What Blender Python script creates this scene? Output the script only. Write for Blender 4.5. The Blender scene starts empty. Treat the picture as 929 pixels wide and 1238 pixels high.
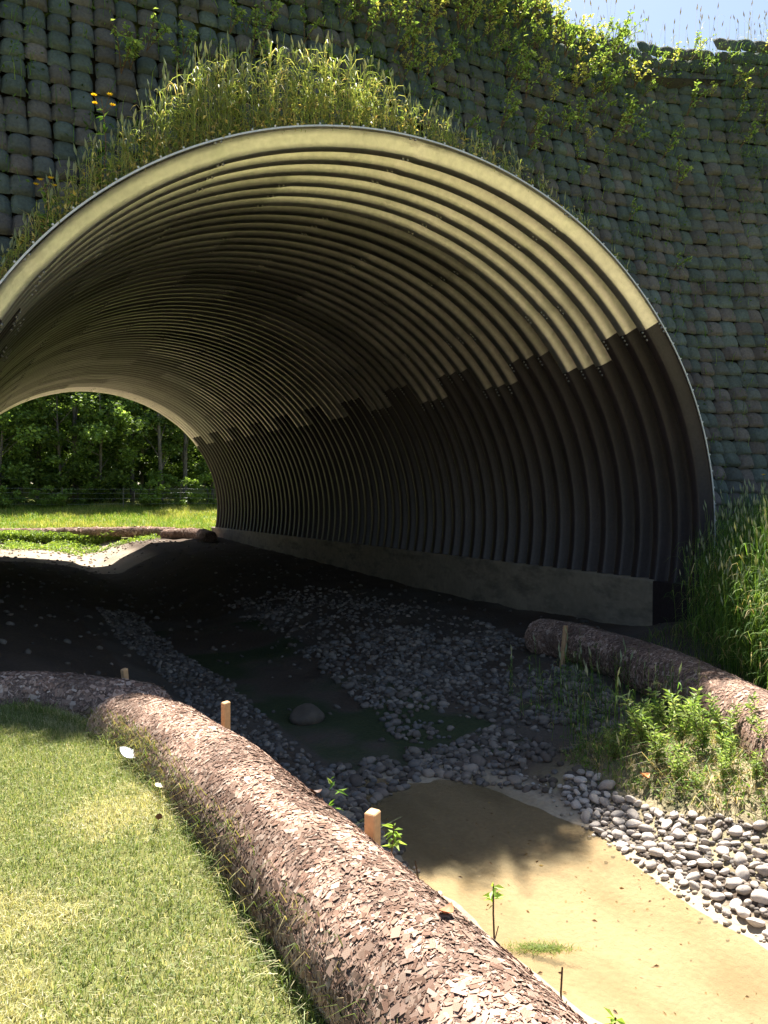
import bpy, math, random
import numpy as np
R = math.radians
rng = np.random.default_rng(7)
random.seed(7)
sc = bpy.context.scene
COL = sc.collection

# ---------------------------------------------------------------- camera
cam = bpy.data.cameras.new('camera'); cam_o = bpy.data.objects.new('camera', cam); COL.objects.link(cam_o)
cam.sensor_fit = 'VERTICAL'; cam.sensor_height = 24.0
cam.lens = 24.0 * 966.6 / 1238.0
cam.clip_start = 0.05; cam.clip_end = 3000
CAM_H = 1.6
from mathutils import Matrix, Vector, Euler
Rz = Matrix.Rotation(-R(28.565), 4, 'Z'); Rx = Matrix.Rotation(R(90 - 1.081), 4, 'X'); Rr = Matrix.Rotation(R(0.218), 4, 'Z')
cam_o.matrix_world = Matrix.Translation((0, 0, CAM_H)) @ Rz @ Rx @ Rr
sc.camera = cam_o

# ---------------------------------------------------------------- sky and sun
SUN = Vector((0.30, 0.475, 1.0)).normalized()
elev = math.asin(SUN.z); azim = math.atan2(SUN.x, SUN.y)
world = bpy.data.worlds.new('World'); sc.world = world; world.use_nodes = True
nt = world.node_tree; nt.nodes.clear()
sky = nt.nodes.new('ShaderNodeTexSky'); sky.sky_type = 'NISHITA'; sky.sun_disc = False
sky.sun_elevation = elev; sky.sun_rotation = azim
sky.air_density = 1.0; sky.dust_density = 0.9; sky.ozone_density = 1.0
bg = nt.nodes.new('ShaderNodeBackground'); bg.inputs[1].default_value = 0.05
wo = nt.nodes.new('ShaderNodeOutputWorld')
nt.links.new(sky.outputs[0], bg.inputs[0]); nt.links.new(bg.outputs[0], wo.inputs[0])
sun = bpy.data.lights.new('sun', 'SUN'); sun.energy = 5.0; sun.angle = R(0.53); sun.color = (1.0, 0.95, 0.87)
sun_o = bpy.data.objects.new('sun', sun); COL.objects.link(sun_o); sun_o.location = (10, 20, 30)
sun_o.rotation_euler = SUN.to_track_quat('Z', 'Y').to_euler()
sc.view_settings.view_transform = 'Standard'; sc.view_settings.look = 'None'
sc.view_settings.gamma = 1.0; sc.view_settings.use_curve_mapping = False
sc.view_settings.exposure = 2.0
sc.render.engine = 'CYCLES'
cy = sc.cycles
cy.use_denoising = True; cy.max_bounces = 8; cy.diffuse_bounces = 4; cy.glossy_bounces = 4
cy.transparent_max_bounces = 16; cy.use_adaptive_sampling = True; cy.adaptive_threshold = 0.02
cy.sample_clamp_indirect = 6.0

# ---------------------------------------------------------------- helpers
def tag(o, label=None, cat=None, group=None, kind=None):
    if label: o['label'] = label
    if cat: o['category'] = cat
    if group: o['group'] = group
    if kind: o['kind'] = kind
    return o

def empty(name, loc=(0, 0, 0), rz=0.0):
    o = bpy.data.objects.new(name, None); COL.objects.link(o)
    o.location = loc; o.rotation_euler = (0, 0, rz); o.empty_display_size = 0.1
    return o

def mesh_np(name, V, quads=None, tris=None, col=None, uv=None, smooth=False):
    """mesh data from numpy arrays; col is per-vertex rgb"""
    me = bpy.data.meshes.new(name)
    V = np.asarray(V, np.float32)
    q = np.zeros((0, 4), np.int32) if quads is None else np.asarray(quads, np.int32).reshape(-1, 4)
    t = np.zeros((0, 3), np.int32) if tris is None else np.asarray(tris, np.int32).reshape(-1, 3)
    me.vertices.add(len(V)); me.vertices.foreach_set('co', V.ravel())
    nl = q.size + t.size
    me.loops.add(nl); me.loops.foreach_set('vertex_index', np.concatenate([q.ravel(), t.ravel()]))
    me.polygons.add(len(q) + len(t))
    ls = np.concatenate([np.arange(len(q)) * 4, q.size + np.arange(len(t)) * 3]).astype(np.int32)
    me.polygons.foreach_set('loop_start', ls)
    me.polygons.foreach_set('loop_total', np.concatenate([np.full(len(q), 4), np.full(len(t), 3)]).astype(np.int32))
    me.polygons.foreach_set('use_smooth', np.full(len(q) + len(t), bool(smooth)))
    me.update(calc_edges=True)
    if col is not None:
        c = np.ones((len(V), 4), np.float32); c[:, :3] = col
        a = me.color_attributes.new('col', 'FLOAT_COLOR', 'POINT'); a.data.foreach_set('color', c.ravel())
    if uv is not None:
        a = me.attributes.new('puv', 'FLOAT2', 'POINT'); a.data.foreach_set('vector', np.asarray(uv, np.float32).ravel())
    return me

def link(name, me, mat=None, parent=None, loc=None):
    o = bpy.data.objects.new(name, me); COL.objects.link(o)
    if mat is not None: me.materials.append(mat)
    if parent is not None: o.parent = parent
    if loc is not None: o.location = loc
    return o

def copy_tree(o, parent=None):
    c = o.copy(); COL.objects.link(c)
    if parent is not None: c.parent = parent
    for ch in list(o.children): copy_tree(ch, c)
    return c

def grid_quads(n, m, off=0):
    """n x m vertex grid (row-major)"""
    i = np.arange(n - 1)[:, None] * m + np.arange(m - 1)[None, :]
    return (np.stack([i, i + 1, i + m + 1, i + m], -1).reshape(-1, 4) + off)

class Acc:
    """collects pieces of ONE mesh"""
    def __init__(s): s.V = []; s.Q = []; s.T = []; s.C = []; s.U = []; s.n = 0
    def add(s, V, Q=None, T=None, C=None, U=None):
        V = np.asarray(V, float).reshape(-1, 3)
        if Q is not None and len(Q): s.Q.append(np.asarray(Q) + s.n)
        if T is not None and len(T): s.T.append(np.asarray(T) + s.n)
        s.V.append(V)
        c = np.zeros((len(V), 3)); c[:] = (0.5, 0.5, 0.5) if C is None else C
        s.C.append(c)
        s.n += len(V)
    def mesh(s, name, smooth=False):
        return mesh_np(name, np.concatenate(s.V), np.concatenate(s.Q) if s.Q else None,
                       np.concatenate(s.T) if s.T else None, np.concatenate(s.C), smooth=smooth)

def tube_pts(P, rad, n=8, ell=None):
    P = np.asarray(P, float); m = len(P)
    rad = np.broadcast_to(rad, (m,))
    T = np.gradient(P, axis=0); T /= np.linalg.norm(T, axis=1)[:, None] + 1e-9
    up = np.array([0, 0, 1.0]) if abs(T[:, 2]).mean() < 0.8 else np.array([1.0, 0, 0])
    S = np.cross(T, up); S /= np.linalg.norm(S, axis=1)[:, None] + 1e-9
    N = np.cross(S, T)
    a = np.linspace(0, 2 * np.pi, n, endpoint=False)
    V = P[:, None] + rad[:, None, None] * (np.cos(a)[None, :, None] * S[:, None] + np.sin(a)[None, :, None] * N[:, None])
    i = np.arange(m - 1)[:, None] * n; j = np.arange(n)[None, :]; k = (j + 1) % n
    Q = np.stack([i + j, i + k, i + n + k, i + n + j], -1).reshape(-1, 4)
    return V.reshape(-1, 3), Q

def vnoise(x, y, seed=0, f=1.0):
    """smooth 2D value noise in 0..1"""
    x = np.asarray(x) * f; y = np.asarray(y) * f
    r = np.random.default_rng(seed).random((256, 256))
    xi = np.floor(x).astype(int); yi = np.floor(y).astype(int); u = x - xi; v = y - yi
    u = u * u * (3 - 2 * u); v = v * v * (3 - 2 * v)
    g = lambda a, b: r[a % 256, b % 256]
    return (g(xi, yi) * (1 - u) + g(xi + 1, yi) * u) * (1 - v) + (g(xi, yi + 1) * (1 - u) + g(xi + 1, yi + 1) * u) * v

def fbm(x, y, seed=0, f=1.0, o=4):
    s = 0; a = 0.5; t = 0
    for k in range(o):
        s = s + a * vnoise(x, y, seed + k, f * 2 ** k); t += a; a *= 0.5
    return s / t

# ---------------------------------------------------------------- materials
def mat(name, base=(.5, .5, .5), rough=.8, attr=None, noise=None, bump=None, transl=0.0, metallic=0.0, spec=0.3, rand=0.0, net=False, dirt=None):
    m = bpy.data.materials.new(name); m.use_nodes = True
    n = m.node_tree.nodes; L = m.node_tree.links
    b = n['Principled BSDF']; out = n['Material Output']
    b.inputs['Roughness'].default_value = rough; b.inputs['Metallic'].default_value = metallic
    b.inputs['Specular IOR Level'].default_value = spec
    tc = n.new('ShaderNodeTexCoord')
    if attr:
        a = n.new('ShaderNodeAttribute'); a.attribute_name = attr; cur = a.outputs['Color']
    else:
        c = n.new('ShaderNodeRGB'); c.outputs[0].default_value = (*base, 1); cur = c.outputs[0]
    def mul(cur, fac_socket, lo, hi, fmin=0.3, fmax=0.7):
        mr = n.new('ShaderNodeMapRange'); mr.inputs['From Min'].default_value = fmin; mr.inputs['From Max'].default_value = fmax
        mr.inputs['To Min'].default_value = lo; mr.inputs['To Max'].default_value = hi
        L.new(fac_socket, mr.inputs['Value'])
        v = n.new('ShaderNodeVectorMath'); v.operation = 'SCALE'
        L.new(cur, v.inputs[0]); L.new(mr.outputs[0], v.inputs['Scale'])
        return v.outputs[0]
    for (sc_, lo, hi) in (noise or []):
        t = n.new('ShaderNodeTexNoise'); t.inputs['Scale'].default_value = sc_; t.inputs['Detail'].default_value = 5
        L.new(tc.outputs['Object'], t.inputs['Vector']); cur = mul(cur, t.outputs['Fac'], lo, hi)
    if rand:
        oi = n.new('ShaderNodeObjectInfo'); cur = mul(cur, oi.outputs['Random'], 1 - rand, 1 + rand, 0, 1)
    if dirt:
        # irregular stains: streaky noise mixed to a second colour
        mp = n.new('ShaderNodeMapping'); mp.inputs['Scale'].default_value = dirt[1]
        L.new(tc.outputs['Object'], mp.inputs['Vector'])
        t = n.new('ShaderNodeTexNoise'); t.inputs['Scale'].default_value = 1; t.inputs['Detail'].default_value = 6; t.inputs['Roughness'].default_value = .65
        L.new(mp.outputs[0], t.inputs['Vector'])
        mr = n.new('ShaderNodeMapRange'); mr.inputs['From Min'].default_value = dirt[2]; mr.inputs['From Max'].default_value = dirt[3]
        L.new(t.outputs['Fac'], mr.inputs['Value'])
        mx = n.new('ShaderNodeMix'); mx.data_type = 'RGBA'
        L.new(mr.outputs[0], mx.inputs['Factor']); L.new(cur, mx.inputs['A']); mx.inputs['B'].default_value = (*dirt[0], 1)
        cur = mx.outputs['Result']
    if net:
        a = n.new('ShaderNodeAttribute'); a.attribute_name = 'puv'
        for ang in (0.7, -0.7):
            mp = n.new('ShaderNodeMapping'); mp.inputs['Rotation'].default_value = (0, 0, ang); L.new(a.outputs['Vector'], mp.inputs['Vector'])
            w = n.new('ShaderNodeTexWave'); w.inputs['Scale'].default_value = 52; L.new(mp.outputs[0], w.inputs['Vector'])
            cur = mul(cur, w.outputs['Fac'], 0.86, 1.0, 0.0, 0.3)
    L.new(cur, b.inputs['Base Color'])
    if bump:
        prev = None
        for (sc_, dist) in bump:
            t = n.new('ShaderNodeTexNoise'); t.inputs['Scale'].default_value = sc_; t.inputs['Detail'].default_value = 6
            L.new(tc.outputs['Object'], t.inputs['Vector'])
            bp_ = n.new('ShaderNodeBump'); bp_.inputs['Distance'].default_value = dist; bp_.inputs['Strength'].default_value = .8
            L.new(t.outputs['Fac'], bp_.inputs['Height'])
            if prev: L.new(prev, bp_.inputs['Normal'])
            prev = bp_.outputs[0]
        L.new(prev, b.inputs['Normal'])
    if transl:
        tr = n.new('ShaderNodeBsdfTranslucent')
        v = n.new('ShaderNodeVectorMath'); v.operation = 'MULTIPLY'; v.inputs[1].default_value = (1.35, 1.32, .7)
        L.new(cur, v.inputs[0]); L.new(v.outputs[0], tr.inputs['Color'])
        mx = n.new('ShaderNodeMixShader'); mx.inputs[0].default_value = transl
        L.new(b.outputs[0], mx.inputs[1]); L.new(tr.outputs[0], mx.inputs[2]); L.new(mx.outputs[0], out.inputs['Surface'])
    return m

M = {}
M['ground'] = mat('ground_soil', attr='col', rough=.95, spec=.15, noise=[(1.3, .9, 1.1), (30, .88, 1.12)], bump=[(18, .03), (90, .006)])
M['zinc'] = mat('galvanised_steel', attr='col', rough=.38, metallic=.92, spec=.4, noise=[(1.2, .9, 1.1), (14, .9, 1.1)],
                dirt=((.14, .11, .08), (1.5, 6, 1.5), .62, .82), bump=[(40, .002)])
M['coat'] = mat('bitumen_coating', base=(.029, .021, .022), rough=.45, spec=.42, noise=[(1.5, .75, 1.25), (22, .8, 1.2)], bump=[(30, .004)])
M['rim'] = mat('pale_steel_edge', base=(.62, .61, .58), rough=.45, metallic=.3, noise=[(20, .85, 1.1)])
M['bolt'] = mat('bolt_steel', base=(.30, .29, .27), rough=.5, metallic=.5)
M['concrete'] = mat('footing_concrete', base=(.27, .225, .165), rough=.9, spec=.2, noise=[(1.2, .8, 1.15), (9, .88, 1.1)],
                    dirt=((.09, .075, .06), (1.2, 1.2, 3), .5, .75), bump=[(60, .004)])
M['bag'] = mat('soil_bag_fabric', attr='col', rough=.9, spec=.15, noise=[(2.2, .75, 1.25), (35, .8, 1.2)], bump=[(25, .015), (120, .006)])
M['chip'] = mat('wood_chips', attr='col', rough=.9, spec=.05, net=True)
M['sock'] = mat('dark_mulch_under_netting', base=(.17, .115, .09), rough=.95, spec=.1, noise=[(25, .6, 1.4), (90, .6, 1.4)], bump=[(60, .02)])
M['leaf'] = mat('leaves', attr='col', rough=.5, spec=.35, transl=.45)
M['grass'] = mat('grass_blades', attr='col', rough=.55, spec=.3, transl=.4)
M['bark'] = mat('tree_bark', base=(.16, .14, .12), rough=.9, noise=[(4, .7, 1.3), (20, .8, 1.2)], bump=[(20, .03)], rand=.35)
M['wood'] = mat('raw_pine_stake', base=(.50, .30, .15), rough=.8, noise=[(6, .85, 1.15), (60, .9, 1.1)], rand=.12, bump=[(50, .003)])
M['twig'] = mat('twig_bark', base=(.12, .075, .045), rough=.85, noise=[(60, .7, 1.3)])
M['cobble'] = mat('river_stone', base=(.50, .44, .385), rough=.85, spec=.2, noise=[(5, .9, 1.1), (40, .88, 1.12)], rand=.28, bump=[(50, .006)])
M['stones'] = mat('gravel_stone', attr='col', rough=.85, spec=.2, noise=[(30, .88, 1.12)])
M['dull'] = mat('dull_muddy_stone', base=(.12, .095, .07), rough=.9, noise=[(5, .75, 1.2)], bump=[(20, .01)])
M['petal'] = mat('yellow_petals', base=(.75, .50, .03), rough=.6, transl=.3)
M['wire'] = mat('fence_wire', base=(.35, .36, .36), rough=.5, metallic=.6)
M['post'] = mat('weathered_post', base=(.13, .12, .10), rough=.9)

# water: a thin clear sheet over sand, with a weak surface reflection
def water_mat():
    m = bpy.data.materials.new('shallow_water'); m.use_nodes = True
    n = m.node_tree.nodes; L = m.node_tree.links; n.remove(n['Principled BSDF']); out = n['Material Output']
    tr = n.new('ShaderNodeBsdfTransparent'); tr.inputs[0].default_value = (.91, .84, .71, 1)
    gl = n.new('ShaderNodeBsdfGlossy'); gl.inputs['Roughness'].default_value = .06
    df = n.new('ShaderNodeBsdfDiffuse'); df.inputs[0].default_value = (.33, .27, .16, 1)
    fr = n.new('ShaderNodeFresnel'); fr.inputs['IOR'].default_value = 1.33
    tc = n.new('ShaderNodeTexCoord'); t = n.new('ShaderNodeTexNoise'); t.inputs['Scale'].default_value = 9; t.inputs['Detail'].default_value = 4
    bm = n.new('ShaderNodeBump'); bm.inputs['Distance'].default_value = .004; bm.inputs['Strength'].default_value = .5
    L.new(tc.outputs['Object'], t.inputs['Vector']); L.new(t.outputs['Fac'], bm.inputs['Height'])
    L.new(bm.outputs[0], gl.inputs['Normal']); L.new(bm.outputs[0], fr.inputs['Normal'])
    m0 = n.new('ShaderNodeMixShader'); m0.inputs[0].default_value = .28
    L.new(tr.outputs[0], m0.inputs[1]); L.new(df.outputs[0], m0.inputs[2])
    m1 = n.new('ShaderNodeMixShader'); L.new(fr.outputs[0], m1.inputs[0]); L.new(m0.outputs[0], m1.inputs[1]); L.new(gl.outputs[0], m1.inputs[2])
    L.new(m1.outputs[0], out.inputs['Surface'])
    return m
M['water'] = water_mat()

# ---------------------------------------------------------------- key dimensions
XC, ZC, RA, RB = 4.788, 1.11, 5.094, 4.624          # arch centre and half axes (outer line of the rim)
Y0, Y1 = 8.0, 32.385                                # near and far rim
PITCH = 0.381
WATER_Z = -1.0
FOOT_TOP = 0.33

# ---------------------------------------------------------------- terrain
stations = {
    -30: [(-60, .0), (0.6, 0), (1.4, -.15), (2.1, -.8), (2.7, -1.0), (3.3, -1.1), (4.0, -1.08), (4.3, -.95), (4.9, -.8), (5.8, -.6), (8, -.5), (60, -.3)],
    1.5: [(-60, .0), (1.10, 0), (1.35, -.1), (2.1, -.82), (2.75, -.99), (3.2, -1.10), (3.8, -1.09), (4.15, -.99), (4.45, -.90), (5.2, -.66), (5.8, -.55), (8, -.5), (60, -.2)],
    3.6: [(-60, .05), (1.10, .10), (1.35, -.05), (2.1, -.80), (2.75, -.99), (3.2, -1.09), (3.8, -1.08), (4.18, -.99), (4.5, -.90), (4.9, -.78), (5.2, -.50), (5.6, -.44), (6.5, -.5), (8, -.42), (60, -.1)],
    5.0: [(-60, .10), (.95, .10), (1.25, .0), (2.0, -.72), (2.8, -.99), (3.3, -1.07), (4.0, -1.06), (4.5, -.99), (4.75, -.9), (5.05, -.8), (5.4, -.56), (6.1, -.54), (7.0, -.45), (8.5, -.25), (12, .2), (60, .5)],
    6.1: [(-60, .11), (.5, .11), (1.0, -.05), (1.9, -.6), (2.7, -.92), (3.2, -1.01), (4.1, -1.005), (4.7, -.93), (5.6, -.8), (6.4, -.68), (7.2, -.5), (8.6, -.1), (12, .3), (60, .5)],
    7.2: [(-60, .10), (-.8, .08), (.4, -.1), (1.7, -.5), (2.6, -.86), (3.2, -.96), (4.2, -.96), (4.8, -.86), (6, -.76), (7.0, -.66), (7.8, -.55), (9.0, -.12), (12, .2), (60, .5)],
    9.5: [(-60, .2), (-.3, .1), (.5, -.05), (1.6, -.45), (2.5, -.84), (3.3, -.96), (4.3, -.96), (4.9, -.86), (6.5, -.76), (8.2, -.62), (9.8, -.46), (60, 0)],
    14: [(-60, .2), (-.3, .0), (.8, -.1), (1.8, -.4), (2.5, -.75), (3.4, -.93), (4.4, -.93), (5.2, -.8), (6.5, -.62), (8.2, -.55), (9.8, -.55), (60, 0)],
    22: [(-60, .2), (-.3, -.1), (1, -.2), (2.3, -.4), (3.3, -.65), (4.0, -.92), (4.8, -.92), (5.5, -.6), (6.5, -.35), (8.2, -.33), (9.8, -.33), (60, 0)],
    31: [(-60, .2), (-.3, -.42), (2.4, -.5), (3.6, -.60), (4.3, -.92), (5.0, -.92), (5.7, -.5), (6.5, -.14), (8.2, -.10), (9.8, -.08), (60, .2)],
    35: [(-60, .1), (0, -.42), (3, -.5), (4.3, -.6), (4.9, -.8), (5.6, -.75), (6.3, -.45), (8, -.2), (9.8, -.05), (60, .2)],
    38: [(-60, .1), (0, -.15), (5, -.12), (9, -.05), (60, .2)],
    40: [(-60, .2), (0, .15), (60, .3)],
    50: [(-60, 1.1), (60, 1.2)],
    80: [(-60, 3.0), (60, 3.0)],
    400: [(-60, 6), (60, 6)],
}
gx = np.concatenate([np.linspace(-250, -30, 8), np.linspace(-26, -6.2, 22), np.arange(-6, 12, .06), np.linspace(12.2, 26, 24), np.linspace(30, 250, 8)])
gy = np.concatenate([np.linspace(-40, -3, 12), np.arange(-2.5, 0, .25), np.arange(0, 13, .06), np.arange(13, 36, .16), np.arange(36, 60, .5), np.linspace(62, 380, 14)])
ys = np.array(sorted(stations)); zs = np.stack([np.interp(gx, *zip(*stations[y])) for y in ys])
TZ = np.stack([np.interp(gy, ys, zs[:, k]) for k in range(len(gx))], 1)       # [y, x]
k5 = np.exp(-0.5 * (np.arange(-4, 5) / 2.0) ** 2); k5 /= k5.sum()
TZ = np.apply_along_axis(lambda a: np.convolve(np.pad(a, 4, 'edge'), k5, 'valid'), 1, TZ)
TZ = np.apply_along_axis(lambda a: np.convolve(np.pad(a, 4, 'edge'), k5, 'valid'), 0, TZ)
GX, GY = np.meshgrid(gx, gy)
amp = np.where(GY < 36, .10, .12) * np.clip((GX - 1.4) / .5, 0, 1) * np.where(TZ < -.95, .5, 1)
amp = amp + .05 * (GY > 7) * (GX <= 1.6)
TZ = TZ + amp * (fbm(GX, GY, 3, 1.3, 5) - .5) * 1.6
TZ = TZ + .012 * (fbm(GX, GY, 9, 4, 2) - .5) * (GX < 1.4)
def gz(x, y):
    x = np.asarray(x, float); y = np.asarray(y, float)
    i = np.clip(np.searchsorted(gx, x) - 1, 0, len(gx) - 2); j = np.clip(np.searchsorted(gy, y) - 1, 0, len(gy) - 2)
    u = (x - gx[i]) / (gx[i + 1] - gx[i]); v = (y - gy[j]) / (gy[j + 1] - gy[j])
    return (TZ[j, i] * (1 - u) + TZ[j, i + 1] * u) * (1 - v) + (TZ[j + 1, i] * (1 - u) + TZ[j + 1, i + 1] * u) * v

def lerp(a, b, t): return a + (b - a) * np.clip(t, 0, 1)[..., None]
soil = np.array([.085, .062, .045]); sand = np.array([.385, .315, .225]); turf = np.array([.13, .13, .045]); moss = np.array([.045, .06, .025])
grav = np.array([.10, .082, .065]); path = np.array([.29, .24, .18]); mead = np.array([.17, .19, .05]); dry = np.array([.30, .25, .15])
n1 = fbm(GX, GY, 21, .9, 5); n2 = fbm(GX, GY, 31, 3.0, 4)
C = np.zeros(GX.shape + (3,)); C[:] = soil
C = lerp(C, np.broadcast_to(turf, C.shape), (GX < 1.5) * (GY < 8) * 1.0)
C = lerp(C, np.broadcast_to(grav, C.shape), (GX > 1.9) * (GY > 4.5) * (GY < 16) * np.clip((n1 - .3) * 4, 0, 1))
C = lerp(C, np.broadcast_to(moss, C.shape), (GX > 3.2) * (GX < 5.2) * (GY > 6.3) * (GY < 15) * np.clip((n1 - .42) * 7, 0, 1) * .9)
C = lerp(C, np.broadcast_to(dry, C.shape), (GX > 4.5) * np.clip((5.9 - GY) * 2, 0, 1) * (TZ > -.93) * .85)
C = lerp(C, np.broadcast_to(moss * 1.2, C.shape), (GX > 4.5) * (GY < 7.2) * (TZ > -.8) * np.clip((n2 - .5) * 6, 0, 1) * .6)
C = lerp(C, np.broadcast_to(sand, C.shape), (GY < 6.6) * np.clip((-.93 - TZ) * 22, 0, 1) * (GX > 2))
C = lerp(C, np.broadcast_to(sand * np.array([.55, .52, .42]), C.shape), (GY < 6.6) * (TZ < WATER_Z + .02) * np.clip((fbm(GX * 2.2, GY * .8, 23, 1.3, 5) - .46) * 4, 0, 1) * .75)
C = lerp(C, np.broadcast_to(path, C.shape), (GY > 27) * (GY < 38) * np.clip((-.30 - TZ) * 5, 0, 1) * (GX < 8))
C = lerp(C, np.broadcast_to(mead, C.shape), np.clip((GY - 38.5) / 1.5, 0, 1) * 1.0)
C = lerp(C, np.broadcast_to(mead, C.shape), (GY > 32.5) * (TZ > -.3) * .6 * np.clip((n1 - .4) * 6, 0, 1))
C = lerp(C, np.broadcast_to(mead * .9, C.shape), np.clip((GX - 9.9) * 2, 0, 1) * (GY < 8))
tme = mesh_np('ground', np.stack([GX, GY, TZ], -1).reshape(-1, 3), grid_quads(len(gy), len(gx)), col=C.reshape(-1, 3), smooth=True)
ground = tag(link('ground', tme, M['ground']), kind='structure')

# water sheet
wx = np.linspace(2.2, 5.4, 40); wy = np.linspace(-28, 6.9, 160); WX, WY = np.meshgrid(wx, wy)
water = tag(link('water', mesh_np('water', np.stack([WX, WY, np.full_like(WX, WATER_Z)], -1).reshape(-1, 3), grid_quads(160, 40), smooth=True), M['water']), kind='structure')

# ---------------------------------------------------------------- retaining wall of filled fabric bags
def foot_y(x): return 7.95 - .38 * np.clip(np.asarray(x) - 10.5, 0, None)
def wall_y(x, z): return foot_y(x) + .2 * np.asarray(z)
TOPX = [-40, 2.8, 3.3, 3.9, 4.3, 5.6, 6.2, 7.3, 7.9, 8.3, 8.8, 9.6, 10.0, 11.7, 13.5, 40]
TOPZ = [8.4, 8.35, 9.25, 9.25, 8.85, 8.9, 9.5, 9.6, 9.4, 9.12, 8.95, 8.98, 9.05, 9.36, 9.72, 9.9]  # out-of-view left stretch stepped to steer the wall's shadow and sun the rim grass
def wall_top(x): return np.interp(x, TOPX, TOPZ)
def in_arch(x, z, k=1.0): return ((x - XC) / (RA * k)) ** 2 + ((z - ZC) / (RB * k)) ** 2 < 1

retaining = empty('retaining_wall', (XC, 8, 0))
tag(retaining, 'tall leaning retaining wall of stacked dark filled bags around the culvert mouth', 'retaining wall')
def build_bags():
    acc_V = []; acc_C = []; acc_Q = []; n = 0
    g = np.linspace(-1, 1, 8); B, A = np.meshgrid(g, g, indexing='ij')
    prof = (1 - np.abs(A) ** 4).clip(0) ** .5 * (1 - np.abs(B) ** 3.4).clip(0) ** .5
    q0 = grid_quads(8, 8)
    zrow = -1.0; r = 0
    while zrow < 10.2:
        hh = .108 * random.uniform(.94, 1.06)
        for c_ in range(96):
            colx = -5.5 + c_ * .228 + .007 * math.sin(c_ * 2.7)
            cx = colx + .012 * math.sin(r * .9 + c_ * 1.7) + .05 * math.sin(r * .23 + c_ * .11) + random.uniform(-.008, .008); hw = random.uniform(.109, .121); cz = zrow + hh + random.uniform(-.02, .02) + .035 * math.sin(cx * 1.3 + r * .2)
            if cz > float(wall_top(cx)) + .02: continue
            e = ((cx - XC) / (RA + .16)) ** 2 + ((cz - ZC) / (RB + .14)) ** 2
            if e < 1 or (abs(cx - XC) < RA + .1 and cz < ZC): continue
            if cz < -.9: continue
            depth = random.uniform(.05, .10)
            tw = random.uniform(-.12, .12)
            rise = .02 * (1 - A ** 2) * (B > 0) * 1.2
            U = cx + hw * 1.03 * (A * (1 - .10 * B ** 2 * (1 + .6 * B)) + tw * B * .4)
            Z = cz + hh * 1.05 * (B * (1 - .06 * A ** 2)) + rise + tw * A * .03
            D = depth * prof * (1 + .25 * (vnoise(U, Z, 5, 14) - .5)) - .02 - .03 * B
            W = wall_y(U, Z) - D
            acc_V.append(np.stack([U, W, Z], -1).reshape(-1, 3))
            base = random.choice([(.09, .106, .090), (.084, .10, .088), (.105, .094, .084), (.094, .10, .09), (.115, .10, .09)])
            up = min(max((cz - 4) / 5, 0), 1)
            base = np.array(base) * random.uniform(.82, 1.18) * (1 - .2 * up) + np.array([0, .012, 0]) * up
            acc_C.append(np.broadcast_to(base, (64, 3))); acc_Q.append(q0 + n); n += 64
        zrow += 2 * hh * .97; r += 1
    return mesh_np('bag_facing', np.concatenate(acc_V) - np.array([XC, 8, 0]), np.concatenate(acc_Q), col=np.concatenate(acc_C), smooth=True)
link('bag_facing', build_bags(), M['bag'], retaining)
def build_core():
    th = np.linspace(R(-25), R(205), 140)
    rings = []
    ks = [1.0, 1.045] + list(np.arange(1.12, 3.2, .07)) + [3.5, 4.5, 8]
    for i, k in enumerate(ks):
        X = XC + RA * k * np.cos(th); Z = np.clip(ZC + RB * k * np.sin(th), -1.6, None)
        if i == 0: X = XC + (RA + .012) * np.cos(th); Z = ZC + (RB + .012) * np.sin(th)
        Z = np.minimum(Z, np.minimum(np.minimum(wall_top(X - 1.3), wall_top(X)), np.minimum(wall_top(X + 1.3), wall_top(X + .6))) - .6)
        Y = wall_y(X, Z) + .15 if i else np.full_like(X, Y0 + .06)
        rings.append(np.stack([X, Y, Z], -1))
    V = np.stack(rings).reshape(-1, 3) - np.array([XC, 8, 0])
    c = np.broadcast_to(np.array([.05, .045, .03]), V.shape)
    return mesh_np('soil_core', V, grid_quads(len(ks), 140), col=c, smooth=True)
link('soil_core', build_core(), M['bag'], retaining)

# embankment the wall holds back: top, sides and far face (with the far mouth left open)
def build_embankment():
    a = Acc()
    xs = np.concatenate([np.linspace(-60, -6, 12), np.linspace(-5, 17, 90), np.linspace(18, 60, 10)])
    rows = []
    zt = wall_top(xs)
    yf = wall_y(xs, zt) + .05
    rows.append(np.stack([xs, wall_y(xs, zt - 1.6) + .10, zt - 1.6], -1)); rows.append(np.stack([xs, wall_y(xs, zt - .9) + .09, zt - .9], -1)); rows.append(np.stack([xs, wall_y(xs, zt - .16) + .08, zt - .16], -1))
    rows.append(np.stack([xs, np.maximum(yf, yf) + .3, zt - .22], -1))
    rows.append(np.stack([xs, np.full_like(xs, 14), zt - .6], -1)); rows.append(np.stack([xs, np.full_like(xs, 27), 0 * zt + 9.2], -1))
    rows.append(np.stack([xs, np.full_like(xs, 30.4), 0 * zt + 9.0], -1))
    V = np.stack(rows); a.add(V.reshape(-1, 3), grid_quads(len(rows), len(xs)), C=(.10, .12, .04))
    th = np.linspace(R(-25), R(205), 120); rings = []
    for k in (1.0, 1.05, 1.3, 1.8, 3, 6, 12):
        X = XC + RA * k * np.cos(th) + (.012 if k == 1 else 0); Z = np.clip(ZC + RB * k * np.sin(th), -1.5, 9.0)
        Y = 32.4 - .2 * Z if k > 1 else np.full_like(X, Y1 - .05)
        rings.append(np.stack([X, Y, Z], -1))
    a.add(np.stack(rings).reshape(-1, 3), grid_quads(len(rings), 120), C=(.09, .10, .05))
    return a.mesh('embankment', True)
tag(link('embankment', build_embankment(), M['ground']), kind='structure')

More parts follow.
